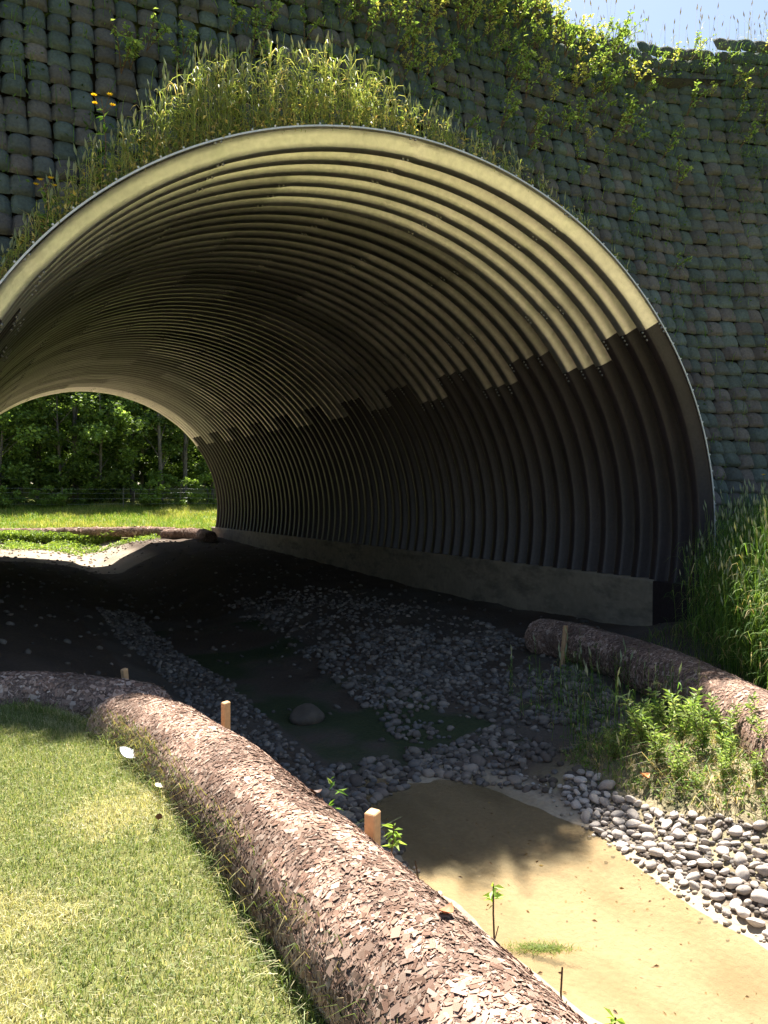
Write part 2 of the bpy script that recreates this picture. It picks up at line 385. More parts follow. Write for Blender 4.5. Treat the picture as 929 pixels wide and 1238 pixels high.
# ---------------------------------------------------------------- culvert
culvert = empty('culvert', (XC, Y0, 0))
tag(culvert, 'long corrugated steel arch culvert, galvanised above and black coated below', 'culvert')
CO = np.array([XC, Y0, 0])
KS = [(0, 0), (.03, 0), (.06, -.008), (.15, -.055), (.25, -.115), (.32, -.158), (.35, -.166), (.62, -.172), (.65, -.166), (.70, -.125), (.80, -.06), (.88, -.010), (.92, 0), (1.0, 0)]
def corr(s):
    """radial offset of the corrugation, valley at the rim, crests running inward"""
    f = (s / PITCH) % 1.0
    return float(np.interp(f, [k[0] for k in KS], [k[1] for k in KS]))
def seam_deg(rib):
    g = rib // 3
    return (39.6 if g % 2 == 0 else 34.2) + .35 * math.sin(g * 2.1)
NR = 64
seams_all = [seam_deg(i) for i in range(NR)]
TH = np.unique(np.round(np.concatenate([np.linspace(-10.5, 190.5, 165), seams_all, [152.0, 146.5]]), 3))
# crown plates of the galvanised part, each ring group with its own staggered seams and random weathering; inner groups darkened to paint in light falloff
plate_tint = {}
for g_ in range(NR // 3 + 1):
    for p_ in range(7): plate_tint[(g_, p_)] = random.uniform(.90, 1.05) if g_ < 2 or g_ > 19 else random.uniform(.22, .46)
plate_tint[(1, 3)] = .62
def plate_of(rib, deg):
    off = 0 if (rib // 3) % 2 == 0 else 14
    return int((deg - 36 + off) // 27) if deg > 36 else 0
def barrel_mesh():
    S = []
    for rib in range(NR):
        for f, _ in KS[:-1]:
            S += [(rib + f) * PITCH] * (2 if f in (.72, .775, .925, .98) and False else 1)
    S = np.array(S + [NR * PITCH])
    thr = np.radians(TH)
    rr = np.array([corr(s) for s in S])
    lap = np.zeros((len(S), len(TH)))
    col = np.zeros((len(S), len(TH), 3))
    for i, s in enumerate(S):
        rib = min(int(s / PITCH), NR - 1)
        for j, d in enumerate(TH):
            p = plate_of(rib, d)
            lap[i, j] = -.010 * (p % 2)
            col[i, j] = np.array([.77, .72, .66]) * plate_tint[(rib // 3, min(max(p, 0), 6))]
    rad = rr[:, None] + lap
    V = np.stack([XC + (RA + rad) * np.cos(thr)[None], Y0 + np.broadcast_to(S[:, None], rad.shape), ZC + (RB + rad) * np.sin(thr)[None]], -1) - CO
    return S, V, col
S_, BV, BC = barrel_mesh()
quads = grid_quads(len(S_), len(TH)).reshape(len(S_) - 1, len(TH) - 1, 4)
midth = (TH[:-1] + TH[1:]) / 2
ribs = np.minimum((((S_[:-1] + S_[1:]) / 2) / PITCH).astype(int), NR - 1)
sd = np.array([seam_deg(r_) for r_ in ribs])
right = midth[None] < sd[:, None]; left = midth[None] > np.where((ribs // 3) % 2 == 0, 152.0, 146.5)[:, None]
# each zone a mesh of its own
def sub_mesh(name, mask, m):
    mid = ((S_[:-1] + S_[1:]) / 2 / PITCH) % 1.0
    zone = np.zeros(len(mid), int)
    key = (quads + (zone[:, None, None] * BV.shape[0] * BV.shape[1]))      # crest, slope and valley do not share normals
    q = key[mask]; used, inv = np.unique(q.ravel(), return_inverse=True); used = used % (BV.shape[0] * BV.shape[1])
    me = mesh_np(name, BV.reshape(-1, 3)[used], inv.reshape(-1, 4), col=BC.reshape(-1, 3)[used], smooth=True)
    return link(name, me, m, culvert)
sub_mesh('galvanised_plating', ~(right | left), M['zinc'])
o = sub_mesh('coated_plating', right, M['coat']); o['label'] = 'black coated lower plates on the right side'
o = sub_mesh('coated_plating', left, M['coat']); o['label'] = 'black coated lower plates on the left side'
# rim
thr = np.radians(np.linspace(-10.5, 190.5, 150))
def rim_mesh(y, sgn):
    a = Acc(); pr = [(.006, -.010), (.024, -.010), (.024, .05), (.006, .05)]
    n = len(pr); V = []
    for (dr, dy) in pr: V.append(np.stack([XC + (RA + dr) * np.cos(thr), np.full_like(thr, y + sgn * dy), ZC + (RB + dr) * np.sin(thr)], -1))
    V = np.stack(V, 1).reshape(-1, 3) - CO
    i = np.arange(len(thr) - 1)[:, None] * n; j = np.arange(n)[None]; k = (j + 1) % n
    a.add(V, np.stack([i + j, i + k, i + n + k, i + n + j], -1).reshape(-1, 4))
    return a.mesh('rim')
link('rim', rim_mesh(Y0, 1), M['rim'], culvert); link('rim', rim_mesh(Y1, -1), M['rim'], culvert)
# bolts: rim bolts one by one, seam bolts as one mass
def bolt_geo(r=.016, h=.018):
    a = np.linspace(0, 2 * np.pi, 6, endpoint=False)
    lo = np.stack([r * np.cos(a), r * np.sin(a), 0 * a], 1); hi = np.stack([r * .8 * np.cos(a), r * .8 * np.sin(a), 0 * a + h], 1)
    V = np.concatenate([lo, hi, [[0, 0, h * 1.1]]]); j = np.arange(6); k = (j + 1) % 6
    return V, np.stack([j, k, k + 6, j + 6], 1), np.stack([j + 6, k + 6, np.full(6, 12)], 1)
bV, bQ, bT = bolt_geo(.013, .012)
bme = mesh_np('bolt', bV, bQ, bT); bme.materials.append(M['rim'])
for d in np.arange(2, 178, 3.0):
    t = R(d); o = link('bolt', bme, None, culvert)
    o.location = Vector((XC + (RA + .036) * math.cos(t), Y0 + .0, ZC + (RB + .036) * math.sin(t))) - Vector(CO)
    o.rotation_euler = (R(90), 0, 0)
bV, bQ, bT = bolt_geo(.017, .016)
a = Acc()
for rib in range(0, NR):
    for base_d in [seam_deg(rib), 152.0 if (rib // 3) % 2 == 0 else 146.5] + [36 + 27 * k + (-14 if (rib // 3) % 2 else 0) for k in range(1, 5)]:
        for dd in (-.35, -1.1, -1.9) if base_d < 60 else (.35, 1.1):
            for s in ((rib + .03) * PITCH, (rib + .50) * PITCH) if rib < 30 else ((rib + .50) * PITCH,):
                t = R(base_d + dd); rr = corr(s) - .004
                nrm = Vector((-math.cos(t), 0, -math.sin(t))); q = nrm.to_track_quat('Z', 'Y').to_matrix()
                P = np.array([XC + (RA + rr) * math.cos(t), Y0 + s, ZC + (RB + rr) * math.sin(t)]) - CO
                a.add(bV @ np.array(q).T + P, bQ, bT)
o = link('seam_bolts', a.mesh('seam_bolts'), M['bolt'], culvert); o['kind'] = 'stuff'
# concrete footings
def footing(side):
    x_in = XC + side * (RA - .28); x_out = XC + side * (RA + .55)
    ysg = np.linspace(Y0 + .9, Y1 + .3, 60); a = Acc(); prof_ = [(x_in, -1.6), (x_in, FOOT_TOP - .03), (x_in + side * .03, FOOT_TOP), (x_out, FOOT_TOP), (x_out, -1.6)]
    V = np.array([[(px_, y_, pz_) for (px_, pz_) in prof_] for y_ in ysg]).reshape(-1, 3)
    a.add(V - CO, grid_quads(60, 5)); a.add(V[:5] - CO, [[0, 1, 2, 3]], [[0, 3, 4]])
    return a.mesh('footing')
link('footing', footing(1), M['concrete'], culvert); link('footing', footing(-1), M['concrete'], culvert)
# dark end block where the barrel foot leaves the concrete
for side in (1, -1):
    a = Acc(); x0 = XC + side * (RA - .27); x1 = XC + side * (RA + .4)
    V = [(x, y, z) for x in (x0, x1) for y in (Y0 - .02, Y0 + .93) for z in (-1.5, FOOT_TOP - .02)]
    a.add(np.array(V) - CO, [[0, 1, 3, 2], [0, 4, 5, 1], [1, 5, 7, 3], [2, 3, 7, 6], [4, 6, 7, 5]])
    link('foot_end', a.mesh('foot_end'), M['coat'], culvert)
# ---------------------------------------------------------------- grass, leaves and stems
def blades(P, H, W, lean, C, droop=.5, seed=1, curl=None, headings=None):
    """P (n,3) roots, H heights, W widths; every blade is a bent strip of two segments"""
    r = np.random.default_rng(seed); n = len(P)
    a = r.random(n) * 2 * np.pi if headings is None else headings; f = r.random(n) * 2 * np.pi
    D = np.stack([np.cos(a), np.sin(a), 0 * a], 1); S = np.stack([np.cos(f), np.sin(f), 0 * f], 1) * (W / 2)[:, None]
    L = (lean * H)[:, None] * D; up = np.array([0, 0, 1.0])
    p1 = P + L * .35 + up * (H * .55)[:, None]
    p2 = P + L * 1.15 + up * (H * (1 - droop * lean))[:, None]
    V = np.stack([P - S, P + S, p1 + S * .8, p1 - S * .8, p2], 1).reshape(-1, 3)
    i = np.arange(n)[:, None] * 5
    Q = i + np.array([[0, 1, 2, 3]]); T = i + np.array([[3, 2, 4]])
    CC = np.repeat(C, 5, 0)
    return V, Q, T, CC

def leafset(P, size, C, seed=1, flat=.3, asp=.5, dirs=None):
    """folded pointed leaves: 4 verts, 2 tris each"""
    r = np.random.default_rng(seed); n = len(P)
    d = r.normal(size=(n, 3)) if dirs is None else dirs + r.normal(size=(n, 3)) * .25
    d[:, 2] *= flat if dirs is None else 1; d /= np.linalg.norm(d, axis=1)[:, None] + 1e-9
    q = r.normal(size=(n, 3)); q[:, 2] += 1.2; s = np.cross(d, q); s /= np.linalg.norm(s, axis=1)[:, None] + 1e-9
    nn = np.cross(s, d); size = np.broadcast_to(size, (n,)) * r.uniform(.6, 1.3, n)
    L = d * size[:, None]; S = s * (size * asp / 2)[:, None]
    m = P + L * .45
    V = np.stack([P, m + S + nn * (size * .08)[:, None], P + L - nn * (size * .12)[:, None], m - S + nn * (size * .08)[:, None]], 1).reshape(-1, 3)
    i = np.arange(n)[:, None] * 4
    T = np.concatenate([i + np.array([[0, 1, 2]]), i + np.array([[0, 2, 3]])])
    return V, None, T, np.repeat(C, 4, 0)

def pick(n, pal, jit=.2, seed=1):
    r = np.random.default_rng(seed); pal = np.array(pal); c = pal[r.integers(0, len(pal), n)]
    return c * r.uniform(1 - jit, 1 + jit, (n, 1))

# log centre lines
def spline(pts, n):
    P = np.array(pts, float); d = np.concatenate([[0], np.cumsum(np.linalg.norm(np.diff(P, axis=0), axis=1))])
    t = np.linspace(0, d[-1], n); Q = np.stack([np.interp(t, d, P[:, k]) for k in range(3)], 1)
    w = max(3, n // 14) | 1; k = np.hanning(w + 2)[1:-1]; k /= k.sum()
    return np.stack([np.convolve(np.pad(Q[:, j], w // 2, 'edge'), k, 'valid') for j in range(3)], 1)
LEFT = spline([(1.12, -.6, .12), (1.17, .8, .12), (1.21, 1.8, .13), (1.22, 3.0, .13), (1.21, 4.1, .12), (1.13, 4.9, .12), (1.02, 5.35, .09), (.94, 5.6, .06)], 200)
LEFT_B = spline([(1.55, 6.15, -.12), (1.15, 6.3, -.03), (.6, 6.6, .03), (-.2, 6.9, .04), (-1.2, 7.1, .05), (-3, 7.2, .05)], 120)
RIGHT = spline([(4.45, 1.6, -.42), (5.0, 2.7, -.42), (5.6, 3.65, -.41), (6.25, 4.6, -.38), (6.9, 5.85, -.40), (7.45, 7.3, -.44), (7.75, 8.5, -.46), (7.72, 9.5, -.48)], 200)

def lawn_mask(x, y):
    edge = np.interp(y, [-2, 1.5, 3.6, 4.8, 5.5, 6.0, 6.4, 6.6, 6.9, 7.9], [1.0, 1.06, 1.06, .98, .86, .85, .55, .1, -.6, -.9])
    return x < edge - .03
# lawn
N = 330000
px_ = rng.uniform(-3.6, 1.1, N); py_ = .9 + 5.8 * rng.random(N) ** 1.0
keep = lawn_mask(px_, py_) & (px_ > -.75 * py_ - .3)
px_, py_ = px_[keep], py_[keep]
pz_ = gz(px_, py_); n = len(px_)
dryf = np.clip((fbm(px_, py_, 41, 1.3, 4) - .48) * 6 + .8 * np.exp(-((px_ + .75) ** 2 + (py_ - 2.3) ** 2) / .12), 0, 1)
cg = pick(n, [(.17, .225, .07), (.22, .27, .10), (.13, .18, .05), (.29, .31, .15)], .25, 2); cd = pick(n, [(.50, .46, .27), (.58, .53, .35), (.42, .40, .21)], .2, 3)
usedry = rng.random(n) < (.12 + .75 * dryf)
cl = np.where(usedry[:, None], cd, cg)
H = rng.uniform(.022, .048, n) * (1 + .3 * fbm(px_, py_, 4, 3, 2)); W = rng.uniform(.0022, .0040, n)
V, Q, T, CC = blades(np.stack([px_, py_, pz_ - .004], 1), H, W, rng.uniform(.15, 1.0, n), cl, seed=5)
tag(link('lawn_grass', mesh_np('lawn_grass', V, Q, T, col=CC), M['grass']), 'short green and straw coloured lawn grass beside the long wood chip log', 'lawn', kind='stuff')

# uncut grass fringe where the lawn meets the log
n = 5200; py_ = rng.uniform(1.0, 6.2, n); px_ = np.interp(py_, [-2, 1.5, 3.6, 4.8, 5.5, 5.9, 6.3], [.97, 1.02, 1.02, .94, .82, .66, .3]) - rng.random(n) ** 2 * .10
V, Q, T, CC = blades(np.stack([px_, py_, gz(px_, py_) - .005], 1), rng.uniform(.04, .12, n) * (.6 + .8 * fbm(py_ * 3, px_ * 0, 8, 1, 2)), rng.uniform(.003, .0055, n), rng.uniform(.2, 1.1, n), np.where((rng.random(n) < .3)[:, None], pick(n, [(.50, .46, .27), (.42, .36, .2)], .2, 13), pick(n, [(.17, .23, .06), (.12, .18, .04), (.24, .28, .1)], .25, 12)), seed=15)
tag(link('edge_grass', mesh_np('edge_grass', V, Q, T, col=CC), M['grass']), 'longer ragged grass fringe where the lawn meets the near log', 'grass', kind='stuff')

# ---------------------------------------------------------------- wood chip logs in netting
CHIP = [(.46, .34, .27), (.52, .40, .32), (.40, .285, .22), (.60, .49, .41), (.31, .205, .155), (.44, .32, .26), (.26, .17, .13), (.38, .27, .21), (.35, .24, .19)]
def make_log(path, r0, nchips, csize, label, seed, ends=(False, False), name='wood_chip_log', squash=.92, group=None):
    r = np.random.default_rng(seed)
    m = len(path); t = np.concatenate([[0], np.cumsum(np.linalg.norm(np.diff(path, axis=0), axis=1))]); Lt = t[-1]
    T = np.gradient(path, axis=0); T /= np.linalg.norm(T, axis=1)[:, None]
    S = np.cross(T, [0, 0, 1.0]); S /= np.linalg.norm(S, axis=1)[:, None]; N_ = np.cross(S, T)
    def rad(tt, a):
        rr = r0 * (1 + .09 * (fbm(tt * 1.1 + 3, np.cos(a) * .8 + 5, seed, 1.0, 3) - .5) * 2 + .05 * (fbm(tt * 3, np.sin(a) * 2 + 9, seed + 1, 1, 2) - .5))
        e = np.ones_like(tt)
        if ends[0]: e = e * np.sqrt(np.clip(1 - np.clip(1 - tt / .28, 0, 1) ** 2.2, 0.0004, 1))
        if ends[1]: e = e * np.sqrt(np.clip(1 - np.clip(1 - (Lt - tt) / .28, 0, 1) ** 2.2, 0.0004, 1))
        return rr * e
    def pos(tt, a, lift=0):
        c = np.stack([np.interp(tt, t, path[:, k]) for k in range(3)], -1); s = np.stack([np.interp(tt, t, S[:, k]) for k in range(3)], -1); u = np.stack([np.interp(tt, t, N_[:, k]) for k in range(3)], -1)
        rr = rad(tt, a) + lift
        return c + (rr * np.cos(a))[..., None] * s * 1.06 + (rr * np.sin(a) * squash)[..., None] * u, s, u
    root = empty(name, tuple(path[m // 2] - np.array([0, 0, r0])))
    tag(root, label, 'wood chip log', group)
    O = path[m // 2] - np.array([0, 0, r0])
    tg = np.linspace(0, Lt, int(Lt / .05) + 2); ag = np.linspace(0, 2 * np.pi, 37)
    A, TT = np.meshgrid(ag, tg); P, _, _ = pos(TT, A)
    me = mesh_np('net_sock', P.reshape(-1, 3) - O, grid_quads(len(tg), len(ag)), smooth=True)
    link('net_sock', me, M['sock'], root)
    tt = r.random(nchips) * Lt; a = r.uniform(-.9, np.pi + .9, nchips)
    P, s, u = pos(tt, a, r.uniform(.0, .0045, nchips))
    nrm = np.cos(a)[:, None] * s + np.sin(a)[:, None] * u; Tn = np.stack([np.interp(tt, t, T[:, k]) for k in range(3)], -1); bi = np.cross(nrm, Tn)
    ang = r.random(nchips) * 2 * np.pi; ang = np.where(r.random(nchips) < .22, ang * .3 + .9, ang)
    tl = r.normal(size=(nchips, 3)) * .10; nrm = nrm + tl; nrm /= np.linalg.norm(nrm, axis=1)[:, None]
    d1 = np.cos(ang)[:, None] * Tn + np.sin(ang)[:, None] * bi; d2 = np.cross(nrm, d1); d1 = np.cross(d2, nrm)
    l = csize * np.exp(r.normal(size=nchips) * .5) * (1 + .8 * (r.random(nchips) < .06)); l = np.minimum(l, csize * 3); w = l * np.where(r.random(nchips) < .5, r.uniform(.14, .35, nchips), r.uniform(.4, .85, nchips)); l = l * 1.15
    sq = [r.uniform(.7, 1.1, nchips)[:, None] for _ in range(4)]
    L1 = d1 * (l / 2)[:, None]; W1 = d2 * (w / 2)[:, None]; up = nrm * .0015
    bend = nrm * (l * r.uniform(-.08, .12, nchips))[:, None]
    V = np.stack([P - L1 * sq[0] - W1, P - L1 + W1 * sq[1], P + L1 * sq[2] + W1, P + L1 - W1 * sq[3]], 1)
    V[:, :] += up[:, None]; V[:, 2:] += bend[:, None] * .5
    V2 = np.concatenate([V, V - nrm[:, None] * .0008], 1)
    i = np.arange(nchips)[:, None] * 8
    Q = np.concatenate([i + np.array([q]) for q in ((0, 1, 2, 3), (0, 4, 5, 1), (1, 5, 6, 2), (2, 6, 7, 3), (3, 7, 4, 0))])
    pal = np.array(CHIP)[r.integers(0, len(CHIP), nchips)] * r.uniform(.78, 1.15, (nchips, 1)) * np.array([.92, .86, .82])
    dk = np.clip((fbm(tt * 2, a * 1.2, seed + 7, 1.4, 3) - .5) * 3, 0, .45)[:, None]; pal = pal * (1 - dk)
    UV = np.stack([np.repeat(tt, 8), np.repeat(a * r0, 8)], 1); dV = V2 - P[:, None]; UV += np.stack([(dV * Tn[:, None]).sum(-1).ravel(), (dV * bi[:, None]).sum(-1).ravel()], 1)
    me = mesh_np('wood_chips', V2.reshape(-1, 3) - O, Q, col=np.repeat(pal, 8, 0), uv=UV)
    o = link('wood_chips', me, M['chip'], root); o['kind'] = 'stuff'
    return root, pos, Lt
log_l, posL, LtL = make_log(LEFT, .25, 95000, .0135, 'long sunlit wood chip log in netting along the right edge of the lawn', 11, ends=(False, True))
make_log(LEFT_B, .24, 14000, .02, 'dark shaded wood chip log lying across behind the far end of the lawn', 12, ends=(True, False))
log_r, posR, LtR = make_log(RIGHT, .31, 30000, .022, 'wood chip log in netting on the far bank below the tall green grass', 23, ends=(False, True))
FARL = spline([(1.0, 36.9, .02), (3, 36.7, .0), (5, 36.4, .0), (7, 36.1, .02), (8.1, 35.3, .02), (8.7, 34.3, .0)], 90)
make_log(FARL, .25, 3500, .06, 'distant wood chip log lying across the sunny bank beyond the culvert', 31, ends=(True, True))
FARR = spline([(8.6, 29.3, .05), (8.8, 31, .05), (8.6, 32.4, .06), (7.7, 33.4, -.02)], 60)
make_log(FARR, .27, 1200, .06, 'dark wood chip log curling round the far end of the right footing', 37, ends=(True, True))

# green tufts growing out of the shaded side of the near log
def tuft_blades(cx, cy_, n, sp, h0, h1, pal, seed, w=.004, lean=(.2, .9), z=None):
    r = np.random.default_rng(seed); x = cx + r.normal(size=n) * sp; y = cy_ + r.normal(size=n) * sp
    zz = gz(x, y) - .01 if z is None else np.full(n, z)
    return blades(np.stack([x, y, zz], 1), r.uniform(h0, h1, n), np.full(n, w) * r.uniform(.7, 1.3, n), r.uniform(*lean, n), pick(n, pal, .25, seed), seed=seed)
a = Acc(); r = np.random.default_rng(77)
n = 5200; tt = r.random(n) * LtL; w_ = np.interp(tt, [0, LtL * .4, LtL * .65, LtL * .82, LtL * .96, LtL], [.1, .12, .4, 1, .9, .3]); k = r.random(n) < w_ * (.35 + fbm(tt * 3, tt * 0, 5, 1, 2))
tt = tt[k]; an = r.uniform(np.pi * .78, np.pi * 1.12, len(tt)) ; P, s_, u_ = posL(tt, an, -.01)
nb = len(tt); V, Q, T, CC = blades(P, r.uniform(.03, .11, nb), np.full(nb, .0035), r.uniform(.3, 1.3, nb), pick(nb, [(.12, .16, .03), (.2, .2, .05), (.07, .11, .02), (.3, .24, .1)], .3, 6), seed=8, droop=.8, headings=np.full(nb, np.pi) + r.normal(size=nb) * .9)
a.add(V, Q, T, CC)
o = tag(link('moss_tufts', a.mesh('moss_tufts'), M['grass']), 'green mossy tufts in the shaded crease between the near log and the lawn', 'tufts', kind='stuff')

# ---------------------------------------------------------------- tall rye grass with seed heads
GP = [(.10, .20, .03), (.14, .25, .04), (.07, .15, .03), (.20, .28, .06)]
def rye(X, Y, Z, H, seed, leafy=5, heads=.5, pal=GP, headpal=((.28, .32, .20), (.38, .38, .22)), dryness=.1, wscale=1.0, lean=.14):
    r = np.random.default_rng(seed); n = len(X); a = Acc()
    ang = r.random(n) * 2 * np.pi; ln = r.uniform(.02, lean, n)
    P = np.stack([X, Y, Z], 1); tip = P + np.stack([np.cos(ang) * ln * H, np.sin(ang) * ln * H, H], 1)
    # stems: thin crossed strips
    S = np.stack([np.cos(ang + 1.57), np.sin(ang + 1.57), 0 * ang], 1) * .0022 * wscale
    S2 = np.stack([np.cos(ang), np.sin(ang), 0 * ang], 1) * .0022 * wscale
    mid = (P + tip) / 2 - np.stack([np.cos(ang), np.sin(ang), 0 * ang], 1) * (ln * H * .12)[:, None]
    c = pick(n, pal, .2, seed)
    for s_ in (S, S2):
        V = np.stack([P - s_, P + s_, mid + s_, mid - s_, tip + s_ * .6, tip - s_ * .6], 1).reshape(-1, 3); i = np.arange(n)[:, None] * 6
        a.add(V, np.concatenate([i + np.array([[0, 1, 2, 3]]), i + np.array([[3, 2, 4, 5]])]), None, np.repeat(c, 6, 0))
    hk = r.random(n) < heads; hn = hk.sum()
    if hn:
        hp = tip[hk]; hl = r.uniform(.08, .14, hn); hw = hl * .11 * wscale ** .3
        d = np.stack([np.cos(ang[hk]) * .25, np.sin(ang[hk]) * .25, np.ones(hn)], 1); d /= np.linalg.norm(d, axis=1)[:, None]
        e1 = np.array([1.0, 0, 0]); e2 = np.array([0, 1.0, 0])
        m = hp + d * (hl * .4)[:, None]
        V = np.stack([hp] + [m + q * hw[:, None] for q in (e1, e2, -e1, -e2)] + [hp + d * hl[:, None]], 1).reshape(-1, 3); i = np.arange(hn)[:, None] * 6
        T = np.concatenate([i + np.array([t_]) for t_ in ((0, 2, 1), (0, 3, 2), (0, 4, 3), (0, 1, 4), (5, 1, 2), (5, 2, 3), (5, 3, 4), (5, 4, 1))])
        a.add(V, None, T, np.repeat(pick(hn, headpal, .2, seed + 1), 6, 0))
    # leaves: arching strips from nodes
    for k in range(leafy):
        f = r.uniform(.12, .85, n); la = r.random(n) * 2 * np.pi; ll = r.uniform(.12, .30, n) * np.clip(H, .4, 1.2); w = r.uniform(.005, .010, n) * wscale
        B = P + (tip - P) * f[:, None]; D = np.stack([np.cos(la), np.sin(la), 0 * la], 1); S = np.stack([-np.sin(la), np.cos(la), 0 * la], 1) * (w / 2)[:, None]
        up = np.array([0, 0, 1.0]); p1 = B + D * (ll * .35)[:, None] + up * (ll * .45)[:, None]; p2 = B + D * (ll * .75)[:, None] + up * (ll * .40)[:, None]; p3 = B + D * (ll * 1.05)[:, None] + up * (ll * r.uniform(-.1, .2, n))[:, None]
        V = np.stack([B - S * .6, B + S * .6, p1 + S, p1 - S, p2 + S * .9, p2 - S * .9, p3], 1).reshape(-1, 3); i = np.arange(n)[:, None] * 7
        cc = np.where((r.random(n) < dryness)[:, None], pick(n, [(.42, .34, .14), (.5, .4, .2)], .2, seed + 3), pick(n, pal, .25, seed + 2 + k))
        a.add(V, np.concatenate([i + np.array([[0, 1, 2, 3]]), i + np.array([[3, 2, 4, 5]])]), i + np.array([[5, 4, 6]]), np.repeat(cc, 7, 0))
    return a
# right bank
N = 5200; X = rng.uniform(6.2, 11.5, N); Y = np.where(rng.random(N) < .62, rng.uniform(4.4, 6.0, N), rng.uniform(5.6, 8.0, N))
lc = np.interp(Y, RIGHT[:, 1], RIGHT[:, 0]); e = np.maximum(lc + .42, 1.14 * Y + .35 * rng.random(N))
dd = X - e; k = (dd > 0) & (rng.random(N) < np.clip(.35 + dd * 1.1, 0, 1)) & ~((Y > 7.75) & (X < 10.1)); X, Y, dd = X[k], Y[k], dd[k]
H = rng.uniform(.8, 1.3, len(X)) + np.clip(dd, 0, .9) * .6
o = rye(X, Y, gz(X, Y), H, 51, leafy=6, heads=.45, wscale=1.15).mesh('tall_grass')
tag(link('tall_grass', o, M['grass']), 'tall sunlit green grass with seed heads right of the culvert mouth', 'tall grass', kind='stuff')
# shorter turf below it, behind the right log
N = 9000; X = rng.uniform(5.2, 10, N); Y = rng.uniform(2.4, 8.0, N); lc = np.interp(Y, RIGHT[:, 1], RIGHT[:, 0]); k = (X > lc + .2) & (X < lc + 3.0); X, Y = X[k], Y[k]; n = len(X)
V, Q, T, CC = blades(np.stack([X, Y, gz(X, Y) - .01], 1), rng.uniform(.06, .28, n), rng.uniform(.004, .008, n), rng.uniform(.2, .8, n), pick(n, GP + [(.3, .3, .1)], .3, 61), seed=62)
tag(link('bank_turf', mesh_np('bank_turf', V, Q, T, col=CC), M['grass']), 'low rough green turf on the bench behind the right wood chip log', 'turf', kind='stuff')
# thin grass on the right-hand stream bank, part of it in the shade of the wall
N = 260; X = rng.uniform(4.7, 7.0, N); Y = rng.uniform(4.9, 7.6, N); lc = np.interp(Y, RIGHT[:, 1], RIGHT[:, 0]); k = (X < lc - .22) & (X > lc - 1.5 - .4 * rng.random(N)); X, Y = X[k], Y[k]
o = rye(X, Y, gz(X, Y), rng.uniform(.25, .65, len(X)), 71, leafy=4, heads=.35).mesh('bank_grass')
tag(link('bank_grass', o, M['grass']), 'thin scattered grass stems on the shaded gravel bank right of the pool', 'grass', kind='stuff')
# matted low herbs and dead stems of the sunlit weedy bank
N = 17000; X = rng.uniform(4.5, 6.3, N); Y = rng.uniform(1.5, 5.7, N); lc = np.interp(Y, RIGHT[:, 1], RIGHT[:, 0])
s0 = np.interp(Y, [1.5, 3.4, 4.2, 5.0, 5.6], [5.0, 5.02, 4.92, 4.9, 4.95]); k = (X < lc - .2) & (X > s0) & (rng.random(N) < .25 + 1.1 * fbm(X, Y, 15, 2.5, 3) ** 1.5); X, Y = X[k], Y[k]; n = len(X)
a = Acc(); V, Q, T, CC = blades(np.stack([X, Y, gz(X, Y) - .01], 1), rng.uniform(.05, .26, n), rng.uniform(.003, .007, n), rng.uniform(.3, 1.5, n), pick(n, GP + [(.42, .34, .2), (.36, .28, .18), (.30, .24, .14), (.5, .42, .28)], .3, 63), seed=64); a.add(V, Q, T, CC)
V, Q, T, CC = leafset(np.stack([X, Y, gz(X, Y) + rng.uniform(0, .1, n)], 1)[::2], .045, pick(n, [(.14, .24, .04), (.2, .3, .07), (.4, .32, .2)], .3, 65)[::2], 66); a.add(V, None, T, CC)
tag(link('bank_herbs', a.mesh('bank_herbs'), M['grass']), 'matted green and dried herbs covering the sunny bank above the cobbles', 'herbs', kind='stuff')

# grass on the crown of the culvert mouth
N = 1150; th = rng.uniform(R(38), R(150), N); w_ = np.interp(np.degrees(th), [38, 60, 72, 86, 96, 120, 135, 150], [.0, .12, .25, .5, 1, 1, .5, .15]); k = rng.random(N) < w_; th = th[k]; n = len(th)
X = XC + (RA + .03) * np.cos(th); Z = ZC + (RB + .02) * np.sin(th); Y = 8.02 + .38 * rng.random(n) ** 1.3
H = rng.uniform(.5, 1.0, n) * np.interp(np.degrees(th), [38, 60, 72, 88, 100, 118, 130, 150], [.12, .22, .34, .45, .9, 1.05, .6, .25])
o = rye(X, Y, Z, H, 81, leafy=6, heads=.75, wscale=1.25, dryness=.14, lean=.22, pal=[(.30, .36, .10), (.40, .40, .15), (.22, .28, .08)]).mesh('rim_grass')
tag(link('rim_grass', o, M['grass']), 'tall rye grass with seed heads growing on top of the culvert rim', 'tall grass', kind='stuff')
N = 4200; th = rng.uniform(R(60), R(152), N); k = rng.random(N) < np.interp(np.degrees(th), [60, 90, 105, 125, 140, 152], [.15, .4, 1, 1, .6, .2]); th = th[k]; n = len(th)
P = np.stack([XC + (RA + .04) * np.cos(th), rng.uniform(8.0, 8.45, n), ZC + (RB + .03) * np.sin(th) + rng.uniform(0, .33, n) * rng.random(n)], 1)
a = Acc(); V, Q, T, CC = leafset(P, .05, pick(n, [(.55, .42, .12), (.6, .5, .2), (.3, .32, .08), (.5, .36, .16), (.2, .28, .06)], .25, 91), 92, flat=1.0); a.add(V, None, T, CC)
V, Q, T, CC = blades(P[::3] * [1, 1, 1] - [0, 0, .08], rng.uniform(.1, .25, len(P[::3])), np.full(len(P[::3]), .006), rng.uniform(.2, .7, len(P[::3])), pick(len(P[::3]), [(.5, .4, .15), (.3, .3, .08)], .2, 93), seed=94); a.add(V, Q, T, CC)
tag(link('dry_herbs', a.mesh('dry_herbs'), M['leaf']), 'low golden dried herbs along the left top edge of the culvert rim', 'dried herbs', kind='stuff')

